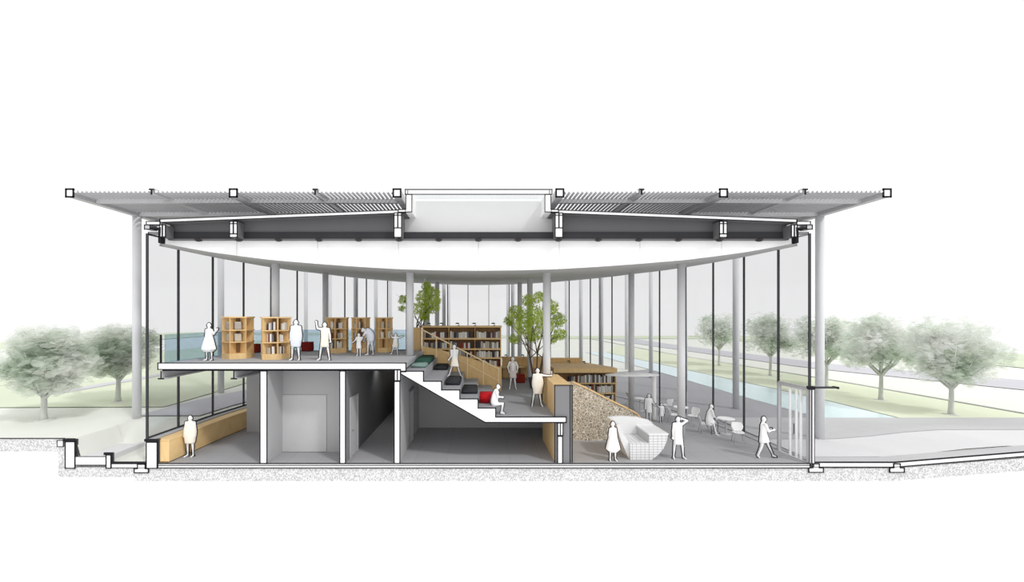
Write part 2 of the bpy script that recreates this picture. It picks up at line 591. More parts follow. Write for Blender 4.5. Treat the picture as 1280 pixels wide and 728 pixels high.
for i in range(len(US) - 1):
    p, q = ring_at_u(US[i]), ring_at_u(US[i + 1])
    z0 = .9 if math.atan2((p.y + q.y) / 2, (p.x + q.x) / 2) > math.radians(84) else 0.0
    t = (q - p).normalized()
    bm = bmesh.new()
    bar_between(bm, p + t * .03, q - t * .03, 0, .02, z0 + .05, HTOP - .02)
    if i == 0:                       # the entrance bay: glass only above the door
        bm.free(); bm = bmesh.new()
        bar_between(bm, p + t * .03, q - t * .03, 0, .02, Z(486) + .06, HTOP - .02)
    w = struct(obj('window_%d' % (i + 1), bm, M['glass']))
    bm = bmesh.new()
    R = Matrix(((t.x, -t.y, 0, p.x), (t.y, t.x, 0, p.y), (0, 0, 1, 0), (0, 0, 0, 1)))
    box(bm, -.024, .024, -.04, .04, z0 if i else Z(486), HTOP, 0, R)
    if i == len(US) - 2:
        R2 = R.copy(); R2[0][3], R2[1][3] = q.x, q.y
        box(bm, -.024, .024, -.04, .04, z0, HTOP, 0, R2)
    obj('mullion', bm, M['mullion'], w)
    bm = bmesh.new()
    bar_between(bm, p + t * .03, q - t * .03, 0, .08, z0 if i else Z(486), (z0 if i else Z(486)) + .05)
    bar_between(bm, p + t * .03, q - t * .03, 0, .08, HTOP - .05, HTOP)
    obj('rail', bm, M['mullion'] if z0 else M['grey_steel'], w)

# ------------------------------------------------------------------ soffit and white fascia
FD = 1.035
FASC = [(0, 338.5), (50, 338.0), (100, 336.5), (150, 333.6), (200, 330), (260, 325), (300, 320), (336, 315), (365, 310), (393, 304.5), (399, 302.5)]
fx, fy = [a for a, b in FASC], [b for a, b in FASC]


def fascia_y(u): return float(np.interp(abs(u), fx, fy))


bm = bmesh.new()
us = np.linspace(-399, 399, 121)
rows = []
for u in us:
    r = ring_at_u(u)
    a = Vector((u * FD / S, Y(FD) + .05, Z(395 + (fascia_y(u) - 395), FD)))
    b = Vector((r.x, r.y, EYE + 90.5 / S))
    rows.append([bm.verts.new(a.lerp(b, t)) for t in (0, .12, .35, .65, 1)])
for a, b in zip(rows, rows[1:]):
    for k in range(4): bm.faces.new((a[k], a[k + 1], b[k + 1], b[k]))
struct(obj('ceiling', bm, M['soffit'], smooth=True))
edges = [-399, -302, -201, -100, 0, 101, 202, 304, 399]
for i in range(8):
    a, b = edges[i] + .35, edges[i + 1] - .35
    uu = np.linspace(a, b, 14)
    pts = [(u * FD / S, EYE + (395 - fascia_y(u)) * FD / S) for u in uu] + [(b * FD / S, EYE + 97.6 * FD / S), (a * FD / S, EYE + 97.6 * FD / S)]
    bm = bmesh.new()
    poly_prism(bm, pts, Y(FD), Y(FD) + .06)
    tr = struct(obj('trim_%d' % (i + 1), bm, [M['white'], M['white']]))
    bm = bmesh.new()
    box(bm, (edges[i + 1] - .35) * FD / S, (edges[i + 1] + .35) * FD / S, Y(FD) + .01, Y(FD) + .05, EYE + (395 - fascia_y(edges[i + 1])) * FD / S, EYE + 97 / S * FD)
    obj('seam', bm, M['grey_steel'], tr)

# ------------------------------------------------------------------ roof
def roof_y(u):          # top of slab in picture units at the section
    u = abs(u)
    return 262.3 + (u - 91) * (274.2 - 262.3) / (398 - 91)


bm = bmesh.new()
for sgn in (-1, 1):
    rows = []
    for u in list(np.linspace(91, 398, 24)):
        x = sgn * u / S
        yb = float(np.interp(u / S, RING[:, 0][::-1][len(RING) // 2:], RING[:, 1][::-1][len(RING) // 2:]))
        zt, zb = Z(roof_y(u)), Z(roof_y(u) + 4)
        rows.append([bm.verts.new(q) for q in ((x, 0, zt), (x, 0, zb), (x, yb, zb), (x, yb, zt))])
    for a, b in zip(rows, rows[1:]):
        for k, mi in ((0, 0), (1, 1), (2, 1), (3, 1)):
            bm.faces.new((a[k], a[(k + 1) % 4], b[(k + 1) % 4], b[k])).material_index = mi
    bm.faces.new(rows[0]).material_index = 1
    bm.faces.new(rows[-1][::-1]).material_index = 1
bmesh.ops.recalc_face_normals(bm, faces=bm.faces)
roof = struct(obj('roof', bm, [M['cut'], M['steel']]))
for sgn in (-1, 1):
    outline([(sgn * u / S, Z(roof_y(u) + dy)) for u, dy in ((91, 0), (398, 0), (398, 4), (91, 4))], -.01, roof, .8)
    fx0 = (lambda v: 598 + sgn * v)
    # curb of the rooflight and eaves build-up
    cut('wall_curb', [(fx0(90.5), 243.5), (fx0(83), 243.5), (fx0(83), 265.2), (fx0(100), 265.6), (fx0(100), 262.4), (fx0(90.5), 262.0)], -.02, 1.6, 'cut', 'white', 1.0)
    cut('trim_eave', rect(min(fx0(397.5), fx0(414.5)), 277.2, max(fx0(397.5), fx0(414.5)), 281.2), -.02, .3, 'cut', 'white', .9)
    cut('trim_eave_soffit', rect(min(fx0(398), fx0(412)), 290.4, max(fx0(398), fx0(412)), 292.2), -.02, .3, 'grey_steel', 'grey_steel', .6)
    cut('trim_gutter', rect(min(fx0(409.5), fx0(416.5)), 281.5, max(fx0(409.5), fx0(416.5)), 287), -.03, .3, 'grey_steel', 'grey_steel', 1.0)
    cut('trim_blind_box', [(fx0(396), 284.5), (fx0(409), 284.5), (fx0(409), 287), (fx0(399.6), 287), (fx0(399.6), 304), (fx0(396.8), 304)], -.03, .2, 'line', 'line', 0)
    # joists: I sections cut through, with paired white infill
    for u, y0, y1 in ((100.5, 266.6, 285.2), (305.5, 277.2, 292.6)):
        j = cut('beam_joist', rect(fx0(u) - 4.6, y0, fx0(u) + 4.6, y1), -.03, .55, 'cut', 'steel', 1.0)
        outline([(X(fx0(u)), Z(y0)), (X(fx0(u)), Z(y1))], -.04, j, 1.4, False)
        outline([(X(fx0(u) - 4.6), Z(y0 + 2.8)), (X(fx0(u) + 4.6), Z(y0 + 2.8))], -.04, j, .9, False)
        cut('beam_joist_foot', rect(fx0(u) - 4.6, y1 + .2, fx0(u) + 4.6, 297), -.03, .55, 'cut', 'steel', 1.0)
    j = cut('beam_edge_joist', rect(min(fx0(390.5), fx0(397.5)), 281.5, max(fx0(390.5), fx0(397.5)), 296.5), -.03, .4, 'cut', 'steel', 1.0)
    outline([(X(fx0(394)), Z(281.5)), (X(fx0(394)), Z(296.5))], -.04, j, 1.4, False)
    # main girder web behind the joists
    pts = [(sgn * u / S, Z(roof_y(u) + 3.2)) for u in np.linspace(96, 397, 10)] + [(sgn * 397 / S, Z(289)), (sgn * 96 / S, Z(289))]
    bm = bmesh.new()
    poly_prism(bm, pts, .45, .6)
    struct(obj('beam_girder', bm, [M['steel'], M['steel']]))  # shadow of the roof void put into the web's dark colour
# trough and bottom flange
bm = bmesh.new()
poly_prism(bm, [(X(202), Z(287.5)), (X(994), Z(287.5)), (X(994), Z(296)), (X(202), Z(296))], .38, .5)
struct(obj('beam_trough', bm, [M['black_steel'], M['black_steel']]))
bm = bmesh.new()
box(bm, X(201), X(995), .34, .5, Z(298), Z(296.4))
struct(obj('beam_flange', bm, M['steel']))
# rooflight
bm = bmesh.new()
poly_prism(bm, [(X(507), Z(243)), (X(690), Z(243)), (X(697), Z(262)), (X(697), Z(288)), (X(499), Z(288)), (X(499), Z(262))], .9, 1.0)
struct(obj('wall_rooflight', bm, [M['rooflight'], M['rooflight']]))
bm = bmesh.new()
box(bm, X(506), X(690.5), 0, 1.0, Z(242.8), Z(239.5))
rl = struct(obj('window_rooflight', bm, M['clear_glass']))
bm = bmesh.new()
for a, b, c, d in ((506, 236.4, 690.5, 237.6), (506, 242.6, 690.5, 243.6), (506, 236.4, 507.2, 243.6), (689.4, 236.4, 690.5, 243.6), (509.4, 237.6, 510.2, 243.6), (686.4, 237.6, 687.2, 243.6)):
    box(bm, X(a), X(c), -.03, .02, Z(d), Z(b))
obj('frame', bm, M['steel'], rl)
bm = bmesh.new()
box(bm, X(507.2), X(689.4), -.01, 1.0, Z(239.4), Z(237.6))
obj('cover', bm, M['clear_glass'], rl)
bm = bmesh.new()
box(bm, X(510.4), X(686.2), -.02, .0, Z(242.6), Z(238.6))
obj('blind', bm, M['cut'], rl)

# little spotlights along the flange
protos = None
for i, px in enumerate([245, 296, 346, 397, 447, 498, 548, 598, 648, 699, 749, 800, 850, 902, 952]):
    lab = ['small dark ceiling spotlight under the roof girder, %s from the left end' % w for w in
           ('first', 'second', 'third', 'fourth', 'fifth', 'sixth', 'seventh', 'eighth', 'ninth', 'tenth', 'eleventh', 'twelfth', 'thirteenth', 'fourteenth', 'fifteenth')][i]
    if protos is None:
        t = thing('spotlight', lab, 'light', (X(px), .12, Z(298)), 0, 'spotlights along the girder')
        bm = bmesh.new(); lathe(bm, [(.05, -.01), (.07, 0), (.03, .0)], 14); obj('mount', bm, M['black_steel'], t)
        bm = bmesh.new(); lathe(bm, [(.06, -.10), (.13, -.07), (.13, -.02), (.06, -.008)], 16); obj('lamp_head', bm, M['lamp'], t)
        protos = t
    else:
        t = protos.copy(); C.objects.link(t); t.location = (X(px), .12, Z(298)); t['label'] = lab
        for ch in list(protos.children):
            c = ch.copy(); C.objects.link(c); c.parent = t

# ------------------------------------------------------------------ sunshade above the roof
YB = 5.2
ZR0, ZR1 = Z(246.6), Z(236.6)
beams = [88.5, 292.5, 496.5, 699.5, 903.5, 1107.5]
for bx in beams:
    o = cut('sunshade_beam', rect(bx - 4.6, 237, bx + 4.6, 246.6), -.04, YB, 'cut', 'grey_steel', 2.0)
tees = [190.5, 394.5, 801.5, 1005.5]
for tx in tees:
    cut('purlin_beam', [(tx - 3.5, 236.2), (tx + 3.5, 236.2), (tx + 3.5, 238), (tx + 1.2, 238), (tx + 1.2, 244), (tx - 1.2, 244), (tx - 1.2, 238), (tx - 3.5, 238)], -.04, YB, 'line', 'grey_steel', 0)
for yb in (Y(1.055), Y(1.19), YB - .15):
    for a, b in ((93.3, 492), (704.2, 1102.8)):
        bm = bmesh.new()
        box(bm, X(a), X(b), yb, yb + .14, Z(246), Z(240.6))
        struct(obj('cross_beam', bm, M['grey_steel']))
bays = []
for a, b in zip(beams, beams[1:]):
    if a == 496.5: continue
    t = [x for x in tees if a < x < b][0]
    bays += [(a + 4.6, t - 3), (t + 3, b - 4.6)]
ordw = ['outermost', 'second', 'third', 'innermost']
rod_me = None
for i, (a, b) in enumerate(bays):
    side = 'left' if i < 4 else 'right'
    k = i if i < 4 else 7 - i
    t = thing('sunshade_panel', '%s sunshade panel of thin round rods above the %s half of the roof' % (ordw[k], side), 'sunshade',
              (X((a + b) / 2), 0, Z(240)), 0, 'sunshade panels')
    n = 17
    for r in range(n):
        x = X(a + (b - a) * (r + .55) / n) - t.location.x
        if rod_me is None:
            bm = bmesh.new()
            tube(bm, [(0, -.05, 0), (0, YB, 0)], 1.55 / S, 10)
            o = obj('rod', bm, M['rod'], t, True)
            rod_me = o.data
            rod_me.materials.append(M['cut'])
            for p in rod_me.polygons:
                p.use_smooth = len(p.vertices) == 4
                p.material_index = 0 if p.use_smooth else 1
        else: o = link('rod', rod_me, t)
        o.location = (x, 0, 0)

# ------------------------------------------------------------------ columns
SKIP = set()
for ux in (-510, -303, -102, 102, 303, 510):
    for n in (1, 3, 5, 7, 9):
        yy = 97.5 * n / S
        xx = ux / S
        r_here = math.hypot(xx, yy)
        rr = ring_radius(math.atan2(yy, xx))
        inside = r_here < rr
        if abs(r_here - rr) < .25: continue
        bm = bmesh.new()
        z0 = 0.0 if inside else land(xx, yy) - .02
        if ux == -102 and n == 1 or ux == -303 and n == 1: z0 = Z(454)
        z1 = EYE + (94 if inside else 149) / S
        if inside: z1 = EYE + 89 / S
        lathe(bm, [(.165, z0), (.165, z1)], 20)
        o = struct(obj('column', bm, M['column'], smooth=False))
        o.location = (xx, yy, 0)
        for p in o.data.polygons: p.use_smooth = len(p.vertices) == 4

# ------------------------------------------------------------------ inner walls and floors
UP = [(198, 454), (507.5, 454), (507.5, 465), (500.8, 465), (500.8, 462), (198, 462)]
yB = Y(1.37)
bm = bmesh.new()
pl = [(-397, 0), (-395, 60), (-388, 110), (-372, 150), (-345, 178), (-310, 185), (-92, 185), (-92, 0)]
flat_prism(bm, [(a / S, b / S) for a, b in pl], Z(461.6), Z(454.2))
struct(obj('floor_upper', bm, M['upper_floor']))
cut('floor_upper_section', UP, -.02, .06, 'cut', 'upper_floor', 1.15)
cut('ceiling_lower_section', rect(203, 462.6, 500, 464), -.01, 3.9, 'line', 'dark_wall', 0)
for px in (201.5, 292.5):
    cut('beam_tee', [(px - .8, 464), (px + .8, 464), (px + .8, 472.8), (px + 4, 472.8), (px + 4, 474.6), (px - 4, 474.6), (px - 4, 472.8), (px - .8, 472.8)], -.01, 4.0, 'line', 'grey_steel', 0)
cut('wall_room', rect(325.5, 464, 334, 579.4), -.02, Y(1.27), 'cut', 'grey_wall')
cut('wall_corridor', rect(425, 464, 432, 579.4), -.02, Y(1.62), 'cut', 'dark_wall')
cut('wall_stair', rect(493, 477, 500, 579.4), -.02, Y(1.32), 'cut', 'grey_wall')
w = cut('beam_stair', rect(493.4, 462.6, 500.6, 476), -.03, Y(1.32), 'cut', 'grey_wall', 1.0)
outline([(X(497), Z(462)), (X(497), Z(476))], -.04, w, 1.2, False)
bm = bmesh.new(); box(bm, -368 / S, -268 / S, Y(1.27), Y(1.29), 0, Z(464)); struct(obj('wall_room_back', bm, M['grey_wall']))
bm = bmesh.new(); box(bm, -264 / S, -173 / S, Y(1.08), Y(1.10), 0, Z(464)); struct(obj('wall_store_back', bm, M['grey_wall']))
bm = bmesh.new(); box(bm, -264 / S, -205 / S, Y(1.08) - .03, Y(1.08), .02, Z(494, 1.08)); struct(obj('door_1', bm, M['pale_door']))
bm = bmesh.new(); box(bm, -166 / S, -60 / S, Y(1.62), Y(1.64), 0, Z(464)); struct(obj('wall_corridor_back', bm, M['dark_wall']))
dr = thing('door_2', 'x', 'x'); del dr['label']; del dr['category']; struct(dr)
bm = bmesh.new(); box(bm, -166 / S, -165 / S, .55, 1.35, .02, 2.25); lf = obj('leaf', bm, M['pale_door'], dr)
bm = bmesh.new(); tube(bm, [(-165 / S, .62, 1.02), (-165 / S + .05, .62, 1.02), (-165 / S + .05, .74, 1.02)], .012, 8); obj('handle', bm, M['steel'], lf)
bm = bmesh.new()
box(bm, -166 / S, -164 / S, .47, .55, 0, 2.33); box(bm, -166 / S, -164 / S, 1.35, 1.43, 0, 2.33); box(bm, -166 / S, -164 / S, .55, 1.35, 2.25, 2.33)
obj('frame', bm, M['grey_wall'], dr)
bm = bmesh.new(); poly_prism(bm, [(-98 / S, 0), (149 / S, 0), (149 / S, Z(528.2)), (8.4 / S, Z(528.2)), (-97 / S, Z(467.8)), (-98 / S, Z(467.8))], Y(1.315), Y(1.33)); struct(obj('wall_understair_back', bm, [M['grey_wall'], M['grey_wall']]))
dr = thing('door_3', 'x', 'x'); del dr['label']; del dr['category']; struct(dr)
bm = bmesh.new(); box(bm, -98 / S, -97 / S, 1.9, 2.9, .02, 2.25); lf = obj('leaf', bm, M['pale_door'], dr)
bm = bmesh.new(); tube(bm, [(-97 / S, 1.97, 1.02), (-97 / S + .05, 1.97, 1.02), (-97 / S + .05, 2.09, 1.02)], .012, 8); obj('handle', bm, M['steel'], lf)
bm = bmesh.new()
box(bm, -98 / S, -96 / S, 1.82, 1.9, 0, 2.33); box(bm, -98 / S, -96 / S, 2.9, 2.98, 0, 2.33); box(bm, -98 / S, -96 / S, 1.9, 2.9, 2.25, 2.33)
obj('frame', bm, M['dark_wall'], dr)
# corridor downlight, lit
dl = thing('downlight', 'round lit downlight in the corridor ceiling beneath the upper floor', 'light', (X(478, 1.30), Y(1.30), Z(464.4)))
bm = bmesh.new(); lathe(bm, [(.09, -.03), (.09, 0), (.02, 0)], 16); obj('rim', bm, M['white'], dl)
m, nt, out = new_mat('lamp_glow')
e = nt.nodes.new('ShaderNodeEmission'); e.inputs['Strength'].default_value = 4; nt.links.new(e.outputs[0], out.inputs[0])
bm = bmesh.new(); lathe(bm, [(.07, -.035), (.07, -.03)], 16); obj('diffuser', bm, m, dl)
L = bpy.data.lights.new('corridor_light', 'SPOT'); L.energy = 40; L.spot_size = 1.9; L.spot_blend = .8; L.shadow_soft_size = .07
lo = bpy.data.objects.new('corridor_light', L); C.objects.link(lo); lo.location = (X(478, 1.30), Y(1.30), Z(466))

# stepped seating and middle floor
ST = [(507.5, 464.2), (529.5, 464.2), (529.5, 476.8), (552, 476.8), (552, 487.6), (574.8, 487.6), (574.8, 498.8), (597.6, 498.8), (597.6, 510.2),
      (619.6, 510.2), (619.6, 521.4), (707.6, 521.4), (707.6, 528.2), (606.4, 528.2), (501, 467.6), (501, 464.2)]
cut('floor_stepped', ST, -.02, Y(1.33), 'cut', 'step', 1.3)
bm = bmesh.new()
flat_prism(bm, [(-140 / S, Y(1.375)), (-92 / S, Y(1.375)), (-92 / S, Y(1.33)), (95 / S, Y(1.33)), (95 / S, Y(1.2)), (150 / S, Y(1.2)), (150 / S, Y(1.86)), (-140 / S, Y(1.86))], Z(528), Z(521.4))
struct(obj('floor_middle', bm, M['step']))
bm = bmesh.new(); box(bm, -140 / S, 150 / S, Y(1.84), Y(1.86), 0, Z(528)); struct(obj('wall_middle_back', bm, M['grey_wall']))
bm = bmesh.new(); box(bm, 148 / S, 150 / S, Y(1.2), Y(1.84), 0, Z(528)); struct(obj('wall_middle_side', bm, M['grey_wall']))

# thick timber wall beside the middle floor
bm = bmesh.new()
box(bm, 95.5 / S, 117.6 / S, .04, Y(1.19), 0, Z(482), 0)
for f in bm.faces:
    c = f.calc_center_median()
    f.material_index = 1 if c.y < .1 else 0
tw = struct(obj('wall_timber', bm, [M['wood_v'], M['dark_wall']]))
outline([(X(693.5), 0), (X(693.5), Z(482)), (X(715.6), Z(482)), (X(715.6), 0)], .03, tw, 1.0, False)
outline([(X(713), 0), (X(713), Z(482))], .03, tw, .8, False)
cut('wall_post', rect(697, 545.5, 703, 579.4), -.02, .25, 'cut', 'grey_wall')
wp = cut('beam_post', rect(697, 529, 703.6, 544.5), -.02, .25, 'cut', 'grey_wall')
outline([(X(700.3), Z(529)), (X(700.3), Z(544.5))], -.03, wp, 1.0, False)

# mosaic ramp wall with timber capping
md = 1.18
tp = [(716, 478.5), (735, 487), (760, 500), (785, 512), (796, 518), (800, 523), (800, 533)]
pts = [(X(a, md), Z(b, md)) for a, b in tp] + [(X(800, md), 0), (X(700, md), 0), (X(700, md), Z(478.5, md))]
bm = bmesh.new(); poly_prism(bm, pts, Y(md), Y(md) + .25)
rw = struct(obj('wall_ramp', bm, [M['mosaic'], M['mosaic']]))
bm = bmesh.new()
for a, b in zip(tp, tp[1:]):
    p, q = Vector((X(a[0], md), 0, Z(a[1], md))), Vector((X(b[0], md), 0, Z(b[1], md)))
    t = (q - p).normalized()
    R = Matrix(((t.x, 0, -t.z, p.x), (0, 1, 0, 0), (t.z, 0, t.x, p.z), (0, 0, 0, 1)))
    box(bm, -.01, (q - p).length + .01, Y(md) - .04, Y(md) + .29, 0, .05, 0, R)
obj('capping', bm, M['wood'], rw)

# balustrade of blue glass round the upper floor
BAL = catmull([(-394, 2), (-391, 60), (-384, 106), (-369, 146), (-343, 172), (-310, 180), (-240, 181), (-170, 181), (-122, 181)], 5)
bl = []
acc, last = 0, BAL[0]
gl = thing('glass_balustrade', 'blue-tinted curved glass balustrade round the edge of the upper floor', 'balustrade', (0, 0, Z(454.2)))
hb = 35.6 / S
for (x0, y0), (x1, y1) in zip(BAL[::4], list(BAL[4::4]) + [BAL[-1]]):
    p, q = Vector((x0 / S, y0 / S, 0)), Vector((x1 / S, y1 / S, 0))
    if (q - p).length < .05: continue
    t = (q - p).normalized()
    bm = bmesh.new(); bar_between(bm, p + t * .01, q - t * .01, 0, .02, 0.0, hb); obj('pane', bm, M['blue_glass'], gl)
    bl.append(p)
bm = bmesh.new(); box(bm, X(200.4), X(201.8), -.03, .03, 0, hb); obj('post', bm, M['line'], gl)

# timber low cabinet along the glass in the left room
def ring_off(u, off):
    p = ring_at_u(u)
    n = Vector((p.x, p.y * .6, 0)).normalized()
    return p - n * off


cb = thing('low_cabinet', 'long low honey-coloured timber cabinet along the glass of the lower left room', 'cabinet', (-12, 1, 0))
uu = [-x for x in np.linspace(413.5, 286, 18)]
bm = bmesh.new()
rows = []
for u in uu:
    a, b = ring_off(u, .34), ring_off(u, .80)
    rows.append([bm.verts.new(Vector((v.x + 12, v.y - 1, z))) for v, z in ((a, .04), (b, .04), (b, .80), (a, .80))])
for a, b in zip(rows, rows[1:]):
    for k in range(4): bm.faces.new((a[k], a[(k + 1) % 4], b[(k + 1) % 4], b[k]))
bm.faces.new(rows[0]); bm.faces.new(rows[-1][::-1])
obj('body', bm, M['wood'], cb)
bm = bmesh.new()
rows = []
for u in uu:
    a, b = ring_off(u, .32), ring_off(u, .82)
    rows.append([bm.verts.new(Vector((v.x + 12, v.y - 1, z))) for v, z in ((a, .81), (b, .81), (b, .86), (a, .86))])
for a, b in zip(rows, rows[1:]):
    for k in range(4): bm.faces.new((a[k], a[(k + 1) % 4], b[(k + 1) % 4], b[k]))
bm.faces.new(rows[0]); bm.faces.new(rows[-1][::-1])
obj('worktop', bm, M['wood'], cb)
bm = bmesh.new()
rows = []
for u in uu:
    a, b = ring_off(u, .38), ring_off(u, .76)
    rows.append([bm.verts.new(Vector((v.x + 12, v.y - 1, z))) for v, z in ((a, 0), (b, 0), (b, .05), (a, .05))])
for a, b in zip(rows, rows[1:]):
    for k in range(4): bm.faces.new((a[k], a[(k + 1) % 4], b[(k + 1) % 4], b[k]))
bm.faces.new(rows[0]); bm.faces.new(rows[-1][::-1])
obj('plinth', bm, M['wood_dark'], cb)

# ------------------------------------------------------------------ books and bookcases
book_me = {}


def book_mesh(k):
    if k not in book_me:
        bm = bmesh.new()
        box(bm, -.5, -.42, 0, 1, 0, 1, 0); box(bm, .42, .5, 0, 1, 0, 1, 0)
        # rounded spine
        n = 6
        prof = [(-.5 + i / n, -.09 * math.sin(math.pi * i / n)) for i in range(n + 1)]
        a = [bm.verts.new((x, y, 0)) for x, y in prof]; b = [bm.verts.new((x, y, 1)) for x, y in prof]
        c = [bm.verts.new((x * .84, .05, 0)) for x, y in prof]; d = [bm.verts.new((x * .84, .05, 1)) for x, y in prof]
        for i in range(n):
            bm.faces.new((a[i], a[i + 1], b[i + 1], b[i])); bm.faces.new((c[i + 1], c[i], d[i], d[i + 1]))
            bm.faces.new((b[i], b[i + 1], d[i + 1], d[i])); bm.faces.new((a[i + 1], a[i], c[i], c[i + 1]))
        box(bm, -.42, .42, .05, .96, .03, .96, 1)
        bmesh.ops.recalc_face_normals(bm, faces=bm.faces)
        me = bpy.data.meshes.new('book'); bm.to_mesh(me); bm.free()
        me.materials.append(M['book%d' % k]); me.materials.append(M['page'])
        book_me[k] = me
    return book_me[k]


NB = [0]


def book(origin, rotz, w, dp, h, k, label, group):
    o = link('book', book_mesh(k))
    o.location = origin; o.rotation_euler = (0, 0, rotz); o.scale = (w, dp, h)
    tag(o, label, 'book', group)
    NB[0] += 1
    return o


def book_row(x0, x1, y, z, h, dp, where, group, wmin=.045, wmax=.085, gap=.12, M3=None):
    """a row of standing books, spines to -y; M3 maps the local row into place"""
    x = x0
    while True:
        w = random.uniform(wmin, wmax)
        if x + w > x1: break
        if random.random() < gap: x += random.uniform(.03, .12); continue
        k = random.choices(range(8), (6, 4, 3, 2, 2, 4, 5, 3))[0]
        p = Vector((x + w / 2, y, z))
        rz = 0
        if M3 is not None: p = M3 @ p; rz = M3.to_euler().z
        book(p, rz, w * .94, dp * random.uniform(.8, 1), h * random.uniform(.72, 1), k, '%s book standing %s' % (BOOKN[k], where), group)
        x += w + .004


LV = ['top', 'second', 'third', 'lowest']
# long bookcase behind the steps
d0 = 1.42
bx0, bx1, by = X(528, d0), X(626.5, d0), Y(d0)
zt, zf = Z(407.5, d0), Z(521.4)
bc = thing('long_bookcase', 'long tall honey-wood bookcase full of books behind the stepped seating', 'bookcase', ((bx0 + bx1) / 2, by, zf))
def loc_box(par, name, x0, x1, y0, y1, z0, z1, m='wood', b=.008):
    bm = bmesh.new()
    c = par.location
    bbox(bm, x0 - c.x, x1 - c.x, y0 - c.y, y1 - c.y, z0 - c.z, z1 - c.z, b)
    return obj(name, bm, M[m], par)


loc_box(bc, 'top', bx0 - .02, bx1 + .03, by - .05, by + .45, zt - .09, zt)
loc_box(bc, 'side_panel', bx0, bx0 + .05, by, by + .42, zf, zt - .09, 'wood_v')
loc_box(bc, 'side_panel', bx1 - .05, bx1, by, by + .42, zf, zt - .09, 'wood_v')
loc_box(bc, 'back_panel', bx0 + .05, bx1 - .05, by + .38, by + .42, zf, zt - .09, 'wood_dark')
for q in (.333, .667): loc_box(bc, 'upright', bx0 + (bx1 - bx0) * q - .012, bx0 + (bx1 - bx0) * q + .012, by + .02, by + .38, zf, zt - .09, 'wood_v')
sh = [423.4, 436.4, 447.6, 459.4]
for py in sh: loc_box(bc, 'shelf', bx0 + .05, bx1 - .05, by, by + .38, Z(py + 1.4, d0), Z(py - .6, d0))
for i, py in enumerate(sh):
    for q in range(3):
        a = bx0 + (bx1 - bx0) * q / 3 + .07; b = bx0 + (bx1 - bx0) * (q + 1) / 3 - .05
        book_row(a, b, by + .05, Z(py - .6, d0) + .002, .37, .25, 'on the %s shelf of the long bookcase' % LV[i], 'books in the long bookcase', .085, .135, .015)
# reading lamps on its top
def read_lamp(p, lab, grp):
    t = thing('reading_lamp', lab, 'lamp', p, 0, grp)
    bm = bmesh.new(); lathe(bm, [(.07, 0), (.07, .015), (.02, .03)], 14); obj('base', bm, M['lamp'], t)
    bm = bmesh.new(); tube(bm, [(0, 0, .02), (.01, 0, .08), (-.05, -.02, .12)], .012, 8); obj('arm', bm, M['lamp'], t)
    bm = bmesh.new(); lathe(bm, [(.03, .16), (.07, .15), (.12, .10), (.11, .10)], 14, 0, (-.06, -.03)); obj('lamp_shade', bm, M['lamp'], t)


for i, px in enumerate((537, 553, 573, 594, 618)):
    read_lamp((X(px, d0), by + .15, zt), 'small dark reading lamp on the long bookcase, %s from its left end' % ('first', 'second', 'third', 'fourth', 'fifth')[i], 'lamps on the long bookcase')
# pier at its left end
pr = thing('timber_pier', 'plain honey-wood pier at the head of the steps left of the long bookcase', 'pier', (X(522.5, 1.385), Y(1.385), Z(521.4)))
loc_box(pr, 'panel', X(515, 1.385), X(525, 1.385), Y(1.385), Y(1.385) + .5, Z(521.4), Z(411, 1.385), 'wood_v')
loc_box(pr, 'cap', X(514.7, 1.385), X(525.3, 1.385), Y(1.385) - .02, Y(1.385) + .52, Z(411, 1.385), Z(409.8, 1.385), 'wood')

# timber flank wall of the stair with handrail
fd = 1.345
pts = [(X(a, fd), Z(b, fd)) for a, b in ((528.5, 433), (560, 440), (627, 460), (627, 489), (560, 489), (528.5, 470))]
bm = bmesh.new(); poly_prism(bm, pts, Y(fd), Y(fd) + .12)
fw = struct(obj('wall_stair_flank', bm, [M['wood'], M['wood']]))
hr = thing('handrail', 'slim timber handrail on thin posts running down beside the steps', 'handrail', (X(575, 1.325), Y(1.325), Z(490, 1.325)))
a, b = P(527, 412, 1.325), P(624, 462, 1.325)
bm = bmesh.new()
c = hr.location
tube(bm, [a - c, b - c], .035, 10); obj('rail', bm, M['pale_wood'], hr)
bm = bmesh.new(); tube(bm, [P(548, 436, 1.325) - c, P(624, 477, 1.325) - c], .018, 8); obj('lower_rail', bm, M['pale_wood'], hr)
for px, foot in ((528, 446), (545.5, 457), (563, 465), (584, 474), (604, 481), (623, 489)):
    t = (px - 527) / 97
    p = a.lerp(b, t) - c
    bm = bmesh.new(); tube(bm, [p, Vector((p.x, p.y, Z(foot, 1.325) - c.z))], .028, 8); obj('post', bm, M['pale_wood'], hr)

# low bookcase with a broad timber top on the right
d1 = 1.55
rx0, rx1, ry = X(692, d1), X(770.5, d1), Y(d1)
zt1 = Z(460.5, d1)
rb = thing('broad_bookcase', 'broad low honey-wood bookcase with a deep top behind the mosaic ramp wall', 'bookcase', ((rx0 + rx1) / 2, ry, 0))
bm = bmesh.new()
c = rb.location
flat_prism(bm, [(rx0 - c.x, -.08), (rx1 + .02 - c.x, -.08), (rx1 + .0 - c.x, .5), (rx1 - 1.2 - c.x, 3.2), (rx0 - c.x, 3.9)], zt1 - .26, zt1)
obj('top', bm, M['wood'], rb)
loc_box(rb, 'side_panel', rx0, rx0 + .05, ry, ry + .42, 0, zt1 - .26, 'wood_v')
loc_box(rb, 'side_panel', rx1 - .06, rx1, ry, ry + .42, 0, zt1 - .26, 'wood_v')
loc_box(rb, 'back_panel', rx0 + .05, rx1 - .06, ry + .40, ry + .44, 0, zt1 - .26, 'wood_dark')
sh1 = [479.3, 491.8, 504]
